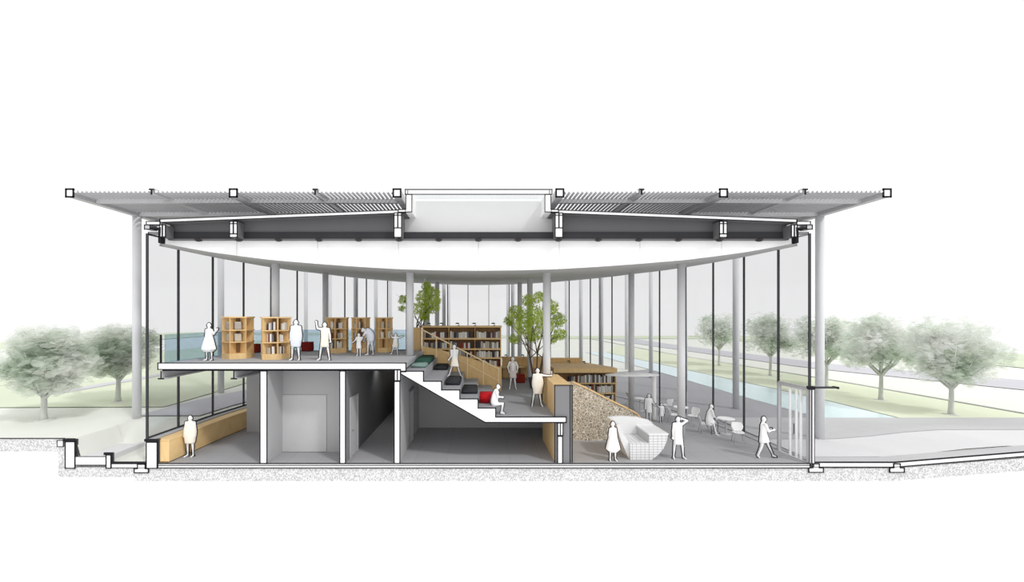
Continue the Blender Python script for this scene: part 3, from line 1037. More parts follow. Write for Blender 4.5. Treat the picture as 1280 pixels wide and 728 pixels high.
for i, py in enumerate(sh1):
    loc_box(rb, 'shelf', rx0 + .05, rx1 - .06, ry, ry + .40, Z(py + 1.2, d1), Z(py - .4, d1))
    book_row(rx0 + (.9, 1.0, 1.8)[i], rx1 - .08, ry + .05, Z(py - .4, d1) + .002, .47, .28, 'on the %s shelf of the broad bookcase' % ('top', 'middle', 'lower')[i], 'books in the broad bookcase', .08, .14, .02)
# raised rim at the back of the top
loc_box(rb, 'rim', rx0, rx1 - 1.2, ry + 3.0, ry + 3.1, zt1, zt1 + .28, 'wood')
for i, (px, dd) in enumerate(((712, 1.72), (731, 1.70))):
    read_lamp((X(px, dd), Y(dd), zt1 + .003), 'small dark reading lamp on the %s part of the broad bookcase top' % ('column-side', 'outer')[i], 'lamps on the broad bookcase')

# reading counter at the back of the middle floor
d2 = 1.62
cx0, cx1, cy = X(627, d2), X(685, d2), Y(d2)
zc = Z(447, d2)
rc = thing('reading_counter', 'honey-wood reading counter at the back of the middle floor behind the leafy tree', 'counter', ((cx0 + cx1) / 2, cy, zf))
loc_box(rc, 'top', cx0, cx1, cy, cy + .6, zc - .07, zc)
loc_box(rc, 'desk', cx0, cx1, cy - .35, cy + .1, Z(459.5, d2), Z(457.5, d2))
loc_box(rc, 'back_panel', cx0 + .03, cx1 - .03, cy + .1, cy + .16, zf, zc - .07, 'wood_v')
for x in (cx0, cx0 + (cx1 - cx0) * .38, cx1 - .06): loc_box(rc, 'side_panel', x, x + .06, cy - .3, cy + .1, zf, Z(459.6, d2), 'wood_dark')
for i, px in enumerate((634, 655)):
    read_lamp((X(px, d2), cy + .2, zc), 'small dark reading lamp on the reading counter, %s' % ('beside the long bookcase', 'beside the leafy tree')[i], 'lamps on the reading counter')


def stool(px, py, d, w, h, m, label, z=None):
    o = thing('cube_stool', label, 'stool', (X(px, d), Y(d), Z(py, d) if z is None else z))
    bm = bmesh.new(); bbox(bm, -w / 2, w / 2, 0, w, .02, h - .07, .02); obj('body', bm, M[m], o)
    bm = bmesh.new(); bbox(bm, -w / 2 - .005, w / 2 + .005, -.005, w + .005, h - .07, h, .025); obj('seat', bm, M[m], o)
    bm = bmesh.new(); box(bm, -w / 2 + .03, w / 2 - .03, .03, w - .03, 0, .02); obj('foot', bm, M['black_steel'], o)


stool(382, 437, 1.325, .46, .46, 'red_stool', 'dark red cube stool on the upper floor beside the standing figure in a white coat', Z(454.2))
stool(315.5, 441, 1.27, .40, .42, 'red_stool', 'dark red cube stool half hidden behind the open six-sided bookcase', Z(454.2))
stool(651, 474, 1.50, .48, .48, 'red_stool', 'dark red stool at the reading counter beside the figure in pinkish grey', Z(521.4))

# cushions on the steps
def cushion(x0, x1, y0, y1, ztread, h, m, label):
    o = thing('seat_cushion', label, 'cushion', ((x0 + x1) / 2, (y0 + y1) / 2, ztread))
    bm = bmesh.new(); bbox(bm, x0 - o.location.x, x1 - o.location.x, y0 - o.location.y, y1 - o.location.y, 0, h, .03); obj('pad', bm, M[m], o, True)
    bm = bmesh.new(); bbox(bm, x0 - o.location.x - .006, x1 - o.location.x + .006, y0 - o.location.y - .006, y1 - o.location.y + .006, h * .45, h * .52, .004); obj('piping', bm, M[m], o)


def sx(px): return X(px)
cushion(sx(508.5), sx(528.5), 1.9, 4.0, Z(464.2), .22, 'green_pad', 'long dark green cushion on the highest step')
cushion(sx(508.8), sx(528), .9, 1.75, Z(464.2), .14, 'teal_pad', 'pale grey-green cushion on the highest step nearest the cut face')
cushion(sx(531), sx(551), 3.0, 4.3, Z(476.8), .16, 'black_pad', 'black cushion on the second step beside the handrail')
cushion(sx(554), sx(574), .95, 2.5, Z(487.6), .16, 'black_pad', 'black cushion on the middle step in front of the walking figure')
cushion(sx(576), sx(597), .9, 2.4, Z(498.8), .13, 'black_pad', 'thin black cushion on the fourth step behind the red cushion')
cushion(sx(599.5), sx(618), .75, 1.3, Z(510.2), .38, 'red_pad', 'bright red cushion on the lowest step beside the seated figure')


# six-sided bookcases on the upper floor
def hexcase(px, d, w, top, label, fill, rot, group='six-sided bookcases'):
    R0 = w / 2
    h = Z(top, d) - Z(454.2)
    o = thing('six_sided_bookcase', label, 'bookcase', (X(px, d), Y(d) + R0 * .9, Z(454.2)), rot, group)
    hx = lambda r: [(r * math.cos(math.pi / 3 * k), r * math.sin(math.pi / 3 * k)) for k in range(6)]
    bm = bmesh.new(); flat_prism(bm, hx(R0), 0, .22); obj('plinth', bm, M['wood'], o)
    bm = bmesh.new(); flat_prism(bm, hx(R0 * 1.05), h - .05, h); obj('top', bm, M['wood'], o)
    zs = [.22, .22 + (h - .27) / 3, .22 + (h - .27) * 2 / 3]
    for z in zs[1:]:
        bm = bmesh.new(); flat_prism(bm, hx(R0 * 1.03), z - .04, z); obj('shelf', bm, M['wood'], o)
    bm = bmesh.new(); flat_prism(bm, hx(R0 * .32), .22, h - .05); obj('core', bm, M['wood_dark'], o)
    for k in range(6):
        a = math.pi / 3 * k
        bm = bmesh.new()
        box(bm, R0 * .25, R0 * .97, -.018, .018, .22, h - .05, 0, Matrix.Rotation(a, 4, 'Z'))
        obj('divider', bm, M['wood_v'], o)
    Mw = Matrix.Translation(o.location) @ Matrix.Rotation(rot, 4, 'Z')
    for k in range(6):
        am = math.pi / 3 * (k + .5)                 # face normal
        nrm = Mw.to_3x3() @ Vector((math.cos(am), math.sin(am), 0))
        if nrm.y > -.3: continue
        ap = R0 * math.cos(math.pi / 6)
        # local row frame: x along face, -y out
        Mf = Mw @ Matrix.Rotation(am + math.pi / 2, 4, 'Z')
        for li, z in enumerate(zs):
            n = fill.get(li, 0)
            if not n: continue
            hw = ap * .31 - (.03 if w < 1 else 0)
            if n == 'mag':
                o2 = thing('magazine_box', '%s magazine box on the %s shelf beside the figure in a flared dress' % (('pale', 'grey')[li == 0], LV[2 - li]), 'box', Mf @ Vector((0, -ap * .84, z + .004)), Mf.to_euler().z, 'magazine boxes')
                bm = bmesh.new()
                for b6 in ((-hw * .8, hw * .8, .0, .16, 0, .02), (-hw * .8, -hw * .8 + .015, 0, .16, 0, .30), (hw * .8 - .015, hw * .8, 0, .16, 0, .30), (-hw * .8, hw * .8, .145, .16, 0, .30), (-hw * .8, hw * .8, 0, .015, 0, .26)):
                    box(bm, *b6)
                obj('case', bm, M['book1' if li == 2 else 'book5'], o2)
                bm = bmesh.new()
                for q in range(6): box(bm, -hw * .7 + q * hw * .23, -hw * .7 + q * hw * .23 + hw * .15, .02, .14, .02, .32)
                obj('magazines', bm, M['page'], o2)
            else:
                book_row(-hw, hw, -ap * .88, z + .004, .34, .12, 'on the %s shelf of the %s' % (('lowest', 'middle', 'top')[li], n), 'books in the six-sided bookcases', .05, .085, .12, Mf)
    return o


hexcase(288, 1.09, 1.18, 396, 'six-sided honey-wood bookcase beside the figure in a flared white dress', {2: 'mag', 1: 'mag'}, math.radians(30))
hexcase(336.5, 1.075, 1.22, 396.5, 'six-sided honey-wood bookcase holding pale books left of the white-coated figure', {2: 'bookcase beside the white coat', 1: 'bookcase beside the white coat', 0: 'bookcase beside the white coat'}, math.radians(3))
hexcase(417, 1.265, 1.1, 397, 'six-sided bookcase behind the figure raising an arm', {2: 'bookcase behind the raised arm', 1: 'bookcase behind the raised arm', 0: 'bookcase behind the raised arm'}, math.radians(38))
hexcase(448, 1.275, .88, 397, 'shaded six-sided bookcase behind the stooping figure', {2: 'bookcase behind the stooping figure', 1: 'bookcase behind the stooping figure'}, math.radians(16))
hexcase(477.5, 1.285, .86, 397, 'six-sided bookcase between the stooping figure and the child with raised arms', {2: 'bookcase behind the raised-arm child', 1: 'bookcase behind the raised-arm child'}, math.radians(4))


# ------------------------------------------------------------------ trees
def leaves(bm, c, rad, n, size, rnd, mi=0, wide=.42):
    for _ in range(n):
        while True:
            v = Vector((rnd.uniform(-1, 1), rnd.uniform(-1, 1), rnd.uniform(-1, 1)))
            if .25 < v.length < 1: break
        p = Vector(c) + Vector((v.x * rad[0], v.y * rad[1], v.z * rad[2]))
        u = Vector((rnd.gauss(0, 1), rnd.gauss(0, 1), rnd.gauss(0, .7))).normalized()
        a, b = frame_of(u)
        s = size * rnd.uniform(.6, 1.3)
        q = [p + u * s * math.cos(k) + a * s * wide * math.sin(k) + b * s * .1 * abs(math.sin(k)) for k in (0, .7, 1.57, 2.44, 3.14, 3.84, 4.71, 5.58)] if wide > .5 else [p - u * s, p + a * s * wide + b * s * .1, p + u * s, p - a * s * wide + b * s * .1]
        bm.faces.new([bm.verts.new(x) for x in q]).material_index = mi


def indoor_tree(px, d, zbase, clumps, fork, label, stems, seed):
    rnd = random.Random(seed)
    o = thing('potted_tree', label, 'tree', (X(px, d), Y(d), zbase))
    c = o.location
    bm = bmesh.new(); lathe(bm, [(.30, 0), (.40, .5), (.42, .52), (.36, .52), (.34, .44)], 24); obj('planter', bm, M['planter'], o)
    bm = bmesh.new(); lathe(bm, [(.30, .40), (.345, .44), (.02, .46)], 20); obj('earth', bm, M['earth'], o)
    bm = bmesh.new()
    tips = [Vector((X(a, dd) - c.x, Y(dd) - c.y, Z(b, dd) - c.z)) for a, b, dd, _r in clumps]
    for i, t in enumerate(tips):
        s = stems[i % len(stems)]
        f = Vector((X(s, d) - c.x, rnd.uniform(-.1, .1), Z(fork, d) - c.z + rnd.uniform(-.2, .3)))
        b0 = Vector((.12 * (i % 3 - 1), .05 * (i % 2), .44))
        mid = f.lerp(t, .5) + Vector((rnd.uniform(-.12, .12), rnd.uniform(-.1, .1), .12))
        tube(bm, [b0, b0.lerp(f, .5) + Vector((rnd.uniform(-.03, .03), 0, 0)), f, mid, t], [.045, .036, .030, .018, .006], 7)
        for _ in range(3):
            e = t + Vector((rnd.uniform(-.4, .4), rnd.uniform(-.4, .4), rnd.uniform(-.3, .35)))
            tube(bm, [mid, mid.lerp(e, .5) + Vector((0, 0, .06)), e], [.012, .009, .004], 5)
    obj('trunk', bm, M['bark'], o, True)
    bm = bmesh.new()
    for (a, b, dd, r), t in zip(clumps, tips): leaves(bm, t, (r, r, r * .9), int(950 * r * r / .3), .08, rnd)
    obj('foliage', bm, M['leaf'], o, recalc=False)
    return o


indoor_tree(670, 1.40, Z(521.4), [(646, 392, 1.40, .50), (660, 376, 1.42, .40), (673, 372, 1.36, .34), (668, 394, 1.33, .55), (688, 384, 1.40, .45), (697, 400, 1.45, .48), (654, 408, 1.38, .55), (680, 408, 1.36, .5),
                                  (643, 424, 1.42, .32), (700, 418, 1.40, .36), (667, 420, 1.42, .42), (690, 424, 1.44, .3), (636, 402, 1.45, .3)], 444,
            'tall bright green multi-stemmed tree on the middle floor behind the slim white column', (662, 672, 680), 3)
indoor_tree(523, 1.495, Z(521.4), [(530, 372, 1.48, .5), (541, 366, 1.49, .42), (524, 386, 1.47, .42), (540, 384, 1.48, .45), (504, 375, 1.49, .3), (533, 358, 1.5, .3), (545, 376, 1.45, .3), (530, 396, 1.48, .3), (502, 386, 1.48, .2)], 408,
            'smaller green tree rising behind the timber pier at the head of the steps', (521, 526, 530), 5)


def pale_tree(x, y, cw, ztop, zcrown, label, seed):
    rnd = random.Random(seed)
    z0 = land(x, y)
    o = thing('park_tree', label, 'tree', (x, y, z0), 0, 'pale trees outside')
    H = ztop - z0
    hc = zcrown - z0
    bm = bmesh.new()
    tube(bm, [(0, 0, -.05), (0, 0, .3), (.03, 0, hc * .7), (.0, 0, hc + .5)], [.16, .12, .10, .08], 9)
    for k in range(9):
        a = 2.4 * k
        e = Vector((math.cos(a) * cw * .33, math.sin(a) * cw * .2, hc + (H - hc) * rnd.uniform(.3, .75)))
        tube(bm, [(0, 0, hc * .75 + .04 * k), Vector((e.x * .45, e.y * .45, hc + .3)), e], [.06, .04, .012], 6)
    lathe(bm, [(.42, -.02), (.38, .03), (.16, .06)], 14)
    obj('trunk', bm, M['pale_bark'], o, True)
    bm = bmesh.new()
    for k in range(64):
        a = rnd.uniform(0, 2 * math.pi)
        t = rnd.random() ** .5
        zz = rnd.uniform(.12, .86)
        env = math.sqrt(max(.05, 1 - ((zz - .42) / .62) ** 2))
        r = cw * .5 * .78 * t * env
        s = cw * .15 * rnd.uniform(.8, 1.3)
        leaves(bm, (r * math.cos(a), r * .68 * math.sin(a), hc + (H - hc) * zz), (s, s * .8, s * .75), 62, .20, rnd, 0, .8)
    obj('foliage', bm, M['pale_leaf'], o, recalc=False)
    return o


h_ = 153
pale_tree(-18.9, Y(1.168), 4.2, Z(409, 1.168), Z(492, 1.168), 'pale grey-green round tree on the left lawn nearest the picture edge', 1)
pale_tree(-19.0, Y(1.417), 4.2, Z(403, 1.417), Z(470, 1.417), 'pale grey-green tree close to the building beyond the left lawn path', 2)
pale_tree(26.2, Y(1.49), 5.3, Z(399, 1.49), Z(478, 1.49), 'pale round tree on the right lawn, the largest and outermost one', 3)
pale_tree(26.2, Y(1.75), 5.2, Z(393, 1.75), Z(462, 1.75), 'pale round tree on the right lawn behind the outermost one', 4)
pale_tree(26.8, Y(2.07), 5.0, Z(391, 2.07), Z(450, 2.07), 'faint pale tree beside the right outer column', 5)
pale_tree(26.6, Y(2.45), 5.0, Z(391, 2.45), Z(440, 2.45), 'faint pale tree seen through the right glass near the entrance', 6)
pale_tree(26.4, Y(2.95), 5.0, Z(391, 2.95), Z(432, 2.95), 'faint pale tree farthest along the canal seen through the right glass', 8)


# ------------------------------------------------------------------ tables, chairs, desk, canopy, entrance
def table(px, py, d, r, label):
    t = thing('round_table', label, 'table', (X(px, d), Y(d), 0), 0, 'round cafe tables')
    bm = bmesh.new(); lathe(bm, [(r - .02, .705), (r, .715), (r, .725), (r - .01, .735)], 32); obj('tabletop', bm, M['white'], t)
    bm = bmesh.new(); lathe(bm, [(.035, .02), (.035, .705)], 14); obj('pedestal', bm, M['grey_steel'], t)
    bm = bmesh.new(); lathe(bm, [(.22, 0), (.22, .012), (.05, .03)], 24); obj('base', bm, M['grey_steel'], t)
    return t


table(907.5, 525, 1.245, .36, 'round white cafe table in front of the seated figure')
table(851, 510.5, 1.40, .36, 'round white cafe table just left of the slim column by the cafe')
table(800, 498.5, 1.545, .30, 'small round cafe table behind the adult and child holding hands')
chair_proto = None


def chair(px, d, rz, label):
    global chair_proto
    loc = (X(px, d), Y(d), 0)
    if chair_proto is not None:
        r = chair_proto.copy(); C.objects.link(r); r.location = loc; r.rotation_euler = (0, 0, rz); r['label'] = label
        for ch in list(chair_proto.children):
            c = ch.copy(); C.objects.link(c); c.parent = r
        return r
    t = thing('shell_chair', label, 'chair', loc, rz, 'white shell chairs')
    # seat faces local -y, back at +y
    bm = bmesh.new()
    def sheet(rows, th):
        g = [[bm.verts.new(p) for p in r] for r in rows]
        for a, b in zip(g, g[1:]):
            for k in range(len(a) - 1): bm.faces.new((a[k], a[k + 1], b[k + 1], b[k]))
    rows = []
    for i in range(8):
        v = i / 7
        w = .20 + .03 * math.sin(math.pi * v)
        rows.append([(w * s * math.sqrt(1 - .25 * (v < .15) * s * s), -.21 + .40 * v, .445 - .03 * math.sin(math.pi * v) * (1 - s * s) + .012 * s * s) for s in np.linspace(-1, 1, 9)])
    sheet(rows, .01)
    so = obj('seat', bm, M['white'], t, True)
    bm = bmesh.new()
    rows = []
    for i in range(10):
        v = i / 9
        w = .13 + .10 * math.sin(math.pi * min(1, v * 1.15) * .72)
        w = w * (1 if v < .85 else 1 - (v - .85) * 1.2)
        rows.append([(w * s, .19 + .10 * v + .02 * v * v - .035 * s * s, .45 + .36 * v) for s in np.linspace(-1, 1, 9)])
    sheet(rows, .01)
    bo = obj('backrest', bm, M['white'], t, True)
    for o in (so, bo):
        md_ = o.modifiers.new('thick', 'SOLIDIFY'); md_.thickness = .014
    for a in (-1, 1):
        for b in (-1, 1):
            bm = bmesh.new(); tube(bm, [(a * .05, b * .05, .425), (a * .16, b * .15, .40), (a * .22, b * .22, 0.0)], .011, 8); obj('leg', bm, M['grey_steel'], t, True)
    chair_proto = t
    return t


chair(923, 1.16, math.radians(-20), 'white shell chair in front of the round table beside the walking figure')
chair(880.8, 1.255, math.radians(75), 'white shell chair carrying the seated figure')
chair(866, 1.355, math.radians(-60), 'white shell chair right of the slim column, turned to the cafe table')
chair(834, 1.52, math.radians(190), 'white shell chair beyond the cafe table behind the child')
chair(842, 1.37, math.radians(80), 'white shell chair beside the child, drawn up to the cafe table')
chair(789, 1.64, math.radians(100), 'white shell chair farthest back beside the small cafe table')

# reception desk, boat shaped
dk = thing('reception_desk', 'white tiled boat-shaped reception desk at the front of the ground floor', 'desk', (X(801, 1.02), Y(1.02), 0))
dd = 1.02
c = dk.location
def dpoly(bm, px, y0, y1): poly_prism(bm, [(X(a, dd) - c.x, Z(b, dd) - Z(576.5, dd)) for a, b in px], y0, y1, 0, 0)
bm = bmesh.new()
dpoly(bm, [(788, 576.5), (787.5, 555.5), (811, 555.5), (811, 576.5)], 0, 1.15)
obj('low_bench', bm, M['tile'], dk)
bm = bmesh.new()
dpoly(bm, [(811.2, 576.5), (811.2, 545), (835, 545), (833.5, 553), (829.5, 562), (823, 570), (814.5, 576.5)], 0, 1.15)
obj('body', bm, M['tile'], dk)
bm = bmesh.new()
dpoly(bm, [(810.6, 545), (810.6, 543.4), (835.6, 543.4), (835.3, 545)], -.02, 1.17)
obj('countertop', bm, M['desk'], dk)
bm = bmesh.new()
dpoly(bm, [(787.8, 576.5), (784, 568), (777.5, 553), (773.5, 540), (772.3, 533), (776.5, 533), (780.5, 545), (787.8, 556)], .12, 1.25)
obj('flared_side', bm, M['desk'], dk)
bm = bmesh.new()
dpoly(bm, [(787.8, 576.5), (777.5, 553), (772.3, 533), (790, 531.5), (812, 533), (828, 537), (835.6, 544), (829, 562), (814.5, 576.5)], 1.17, 1.32)
obj('back_wall', bm, M['desk'], dk)

# white canopy on a post over the cafe entrance
cn = thing('oval_canopy', 'thin white oval canopy on a slim post beside the broad bookcase', 'canopy', (X(790, 1.42), Y(1.42), 0))
bm = bmesh.new()
n = 40
top, bot = [], []
for k in range(n):
    a = 2 * math.pi * k / n
    x, y = 1.42 * math.cos(a), .55 * math.sin(a)
    top.append(bm.verts.new((x, y, 2.37))); bot.append(bm.verts.new((x * .99, y * .99, 2.33)))
ct, cbm = bm.verts.new((0, 0, 2.47)), bm.verts.new((0, 0, 2.41))
mid = [bm.verts.new((.55 * v.co.x, .55 * v.co.y, 2.445)) for v in top]
mib = [bm.verts.new((.55 * v.co.x, .55 * v.co.y, 2.39)) for v in top]
for k in range(n):
    j = (k + 1) % n
    bm.faces.new((top[k], top[j], mid[j], mid[k])); bm.faces.new((mid[k], mid[j], ct))
    bm.faces.new((bot[j], bot[k], mib[k], mib[j])); bm.faces.new((mib[j], mib[k], cbm)); bm.faces.new((top[j], top[k], bot[k], bot[j]))
obj('plate', bm, M['white'], cn, True)
bm = bmesh.new(); lathe(bm, [(.11, 0), (.11, 2.37)], 20, 0, (1.16, 0)); obj('post', bm, M['white'], cn)

# entrance in the right end of the glass wall
en = bpy.data.objects.new('door_4', None); C.objects.link(en); struct(en)
p, q = ring_at_u(414), ring_at_u(375)
zl = Z(486)
t = (q - p).normalized()
bm = bmesh.new()
bar_between(bm, p, q, 0, .14, zl - .09, zl); obj('lintel', bm, M['grey_steel'], en)
bm = bmesh.new()
for k in (0.03, .97):
    a = p.lerp(q, k); bar_between(bm, a - t * .04, a + t * .04, 0, .12, 0, zl - .09)
obj('jamb', bm, M['grey_steel'], en)
for k in (.26, .40, .60):
    a = p.lerp(q, k)
    bm = bmesh.new(); bar_between(bm, a - t * .025, a + t * .025, 0, .08, .0, zl - .09); obj('stile', bm, M['white'], en)
for k0, k1 in ((.05, .25), (.27, .39), (.41, .59), (.61, .95)):
    bm = bmesh.new(); bar_between(bm, p.lerp(q, k0), p.lerp(q, k1), 0, .02, .03, zl - .1); obj('pane', bm, M['glass'], en)
bm = bmesh.new(); tube(bm, [p.lerp(q, .43) + Vector((-.06, 0, .9)), p.lerp(q, .43) + Vector((-.06, 0, 1.3))], .015, 8); obj('handle', bm, M['black_steel'], en)
# cut door leaf and frame on the section line
for a, b in ((1010.6, 1012.6), (1013.6, 1016.6)):
    cut('trim_door_section', rect(a, 487, b, 579), -.05, .03, 'cut', 'grey_steel', .7, 'thin_line')
cut('trim_door_head', rect(1009.6, 483, 1017.4, 487), -.06, .06, 'line', 'black_steel', 0)
cp = thing('entrance_canopy', 'thin dark flat blade canopy projecting outside over the entrance door', 'canopy', (X(1032), 0.5, Z(485.4)))
bm = bmesh.new(); box(bm, X(1016) - X(1032), X(1048) - X(1032), -.5, -.3, -.02, .025); obj('plate', bm, M['black_steel'], cp)
bm = bmesh.new(); box(bm, X(1046.6) - X(1032), X(1048.6) - X(1032), -.52, -.28, -.035, .04); obj('edge', bm, M['line'], cp)


# ------------------------------------------------------------------ people
def capsule(bm, a, b, r0, r1, n=10):
    a, b = Vector(a), Vector(b)
    t = (b - a)
    if t.length < 1e-6: t = Vector((0, 0, 1e-3)); b = a + t
    T = t.normalized()
    u, w = frame_of(T)
    prof = [(a - T * r0 * math.cos(q), r0 * math.sin(q)) for q in (.25, .7, 1.15)] + [(a, r0), (b, r1)] + [(b + T * r1 * math.cos(q), r1 * math.sin(q)) for q in (1.15, .7, .25)]
    rings = [[bm.verts.new(p + (u * math.cos(2 * math.pi * k / n) + w * math.sin(2 * math.pi * k / n)) * r) for k in range(n)] for p, r in prof]
    for x, y in zip(rings, rings[1:]):
        for k in range(n): bm.faces.new((x[k], x[(k + 1) % n], y[(k + 1) % n], y[k]))
    bm.faces.new(rings[0][::-1]); bm.faces.new(rings[-1])


def ball(bm, c, r, n=14):
    t = bmesh.new()
    bmesh.ops.create_uvsphere(t, u_segments=n, v_segments=10, radius=1)
    for v in t.verts: v.co = Vector((c[0] + v.co.x * r[0], c[1] + v.co.y * r[1], c[2] + v.co.z * r[2]))
    add_bm(bm, t)


def hand(bm, wr, dr, side, k, curl=.35):
    """palm, four fingers and a thumb; dr points along the hand"""
    D = Vector(dr).normalized()
    nrm = Vector((0, -1, 0)) if abs(D.y) < .8 else Vector((0, 0, 1))
    W = D.cross(nrm).normalized() * side
    nrm = W.cross(D).normalized() * side
    wr = Vector(wr)
    pl = .052 * k
    for s in (-.75, -.25, .25, .75):
        capsule(bm, wr + D * .01 * k, wr + D * pl + W * s * .024 * k, .012 * k, .0125 * k, 8)
    for i, (s, L) in enumerate(((-.75, .040), (-.25, .047), (.25, .045), (.75, .034))):
        b = wr + D * pl + W * s * .030 * k
        m1 = b + (D + W * s * .12 + nrm * curl * .5).normalized() * L * .55 * k
        e = m1 + (D + nrm * curl * 1.6).normalized() * L * .5 * k
        capsule(bm, b, m1, .0090 * k, .0085 * k, 8); capsule(bm, m1, e, .0085 * k, .0072 * k, 8)
    b = wr + D * .018 * k - W * .020 * k
    m1 = b + (D * .7 - W * .8 + nrm * .2).normalized() * .028 * k
    capsule(bm, b, m1, .011 * k, .0095 * k, 8); capsule(bm, m1, m1 + (D * .95 - W * .3 + nrm * .3).normalized() * .024 * k, .0095 * k, .008 * k, 8)


STAND = dict(head=(0, 0, .925), neck=(0, .005, .855), chest=(0, 0, .76), hip=(0, 0, .53),
             sl=(-.095, 0, .815), sr=(.095, 0, .815), el=(-.145, .005, .655), er=(.145, .005, .655), wl=(-.15, -.03, .515), wr=(.15, -.03, .515),
             hl=(-.05, 0, .52), hr=(.05, 0, .52), kl=(-.06, -.01, .285), kr=(.06, -.01, .285), al=(-.065, .01, .045), ar=(.065, .01, .045),
             tl=(-.085, -.09, .016), tr=(.085, -.09, .016), face=(0, -1, 0))


def grid_contour(pts, cell=.014):
    """closed outlines of the figure's front silhouette (pts: n x 2)"""
    lo = pts.min(0) - cell * 4
    n = np.ceil((pts.max(0) - lo) / cell).astype(int) + 5
    g = np.zeros(n, bool)
    ij = ((pts - lo) / cell).astype(int)
    g[ij[:, 0], ij[:, 1]] = True
    d = g.copy()
    for a, b in ((1, 0), (-1, 0), (0, 1), (0, -1)): d |= np.roll(np.roll(g, a, 0), b, 1)
    g = d
    nxt = {}
    for i, j in np.argwhere(g):
        if not g[i, j - 1]: nxt.setdefault((i, j), []).append((i + 1, j))
        if not g[i + 1, j]: nxt.setdefault((i + 1, j), []).append((i + 1, j + 1))
        if not g[i, j + 1]: nxt.setdefault((i + 1, j + 1), []).append((i, j + 1))
        if not g[i - 1, j]: nxt.setdefault((i, j + 1), []).append((i, j))
    loops = []
    while nxt:
        s = next(iter(nxt))
        cur, loop = s, []
        while True:
            loop.append(cur)
            c = nxt[cur]
            q = c.pop()
            if not c: del nxt[cur]
            cur = q
            if cur == s or cur not in nxt: break
        if len(loop) < 14: continue
        L = np.array(loop, float)
        for _ in range(5): L = .5 * L + .25 * (np.roll(L, 1, 0) + np.roll(L, -1, 0))
        loops.append(L[::2] * cell + lo)
    return loops


def mesh_points(me, dense):
    co = np.array([v.co[:] for v in me.vertices])
    out = [co[:, [0, 2]]]
    if dense:
        rs = np.random.RandomState(1)
        for p in me.polygons:
            v = co[list(p.vertices)][:, [0, 2]]
            w = rs.dirichlet(np.ones(len(v)), 24)
            out.append(w @ v)
    return np.concatenate(out)


NP = [0]


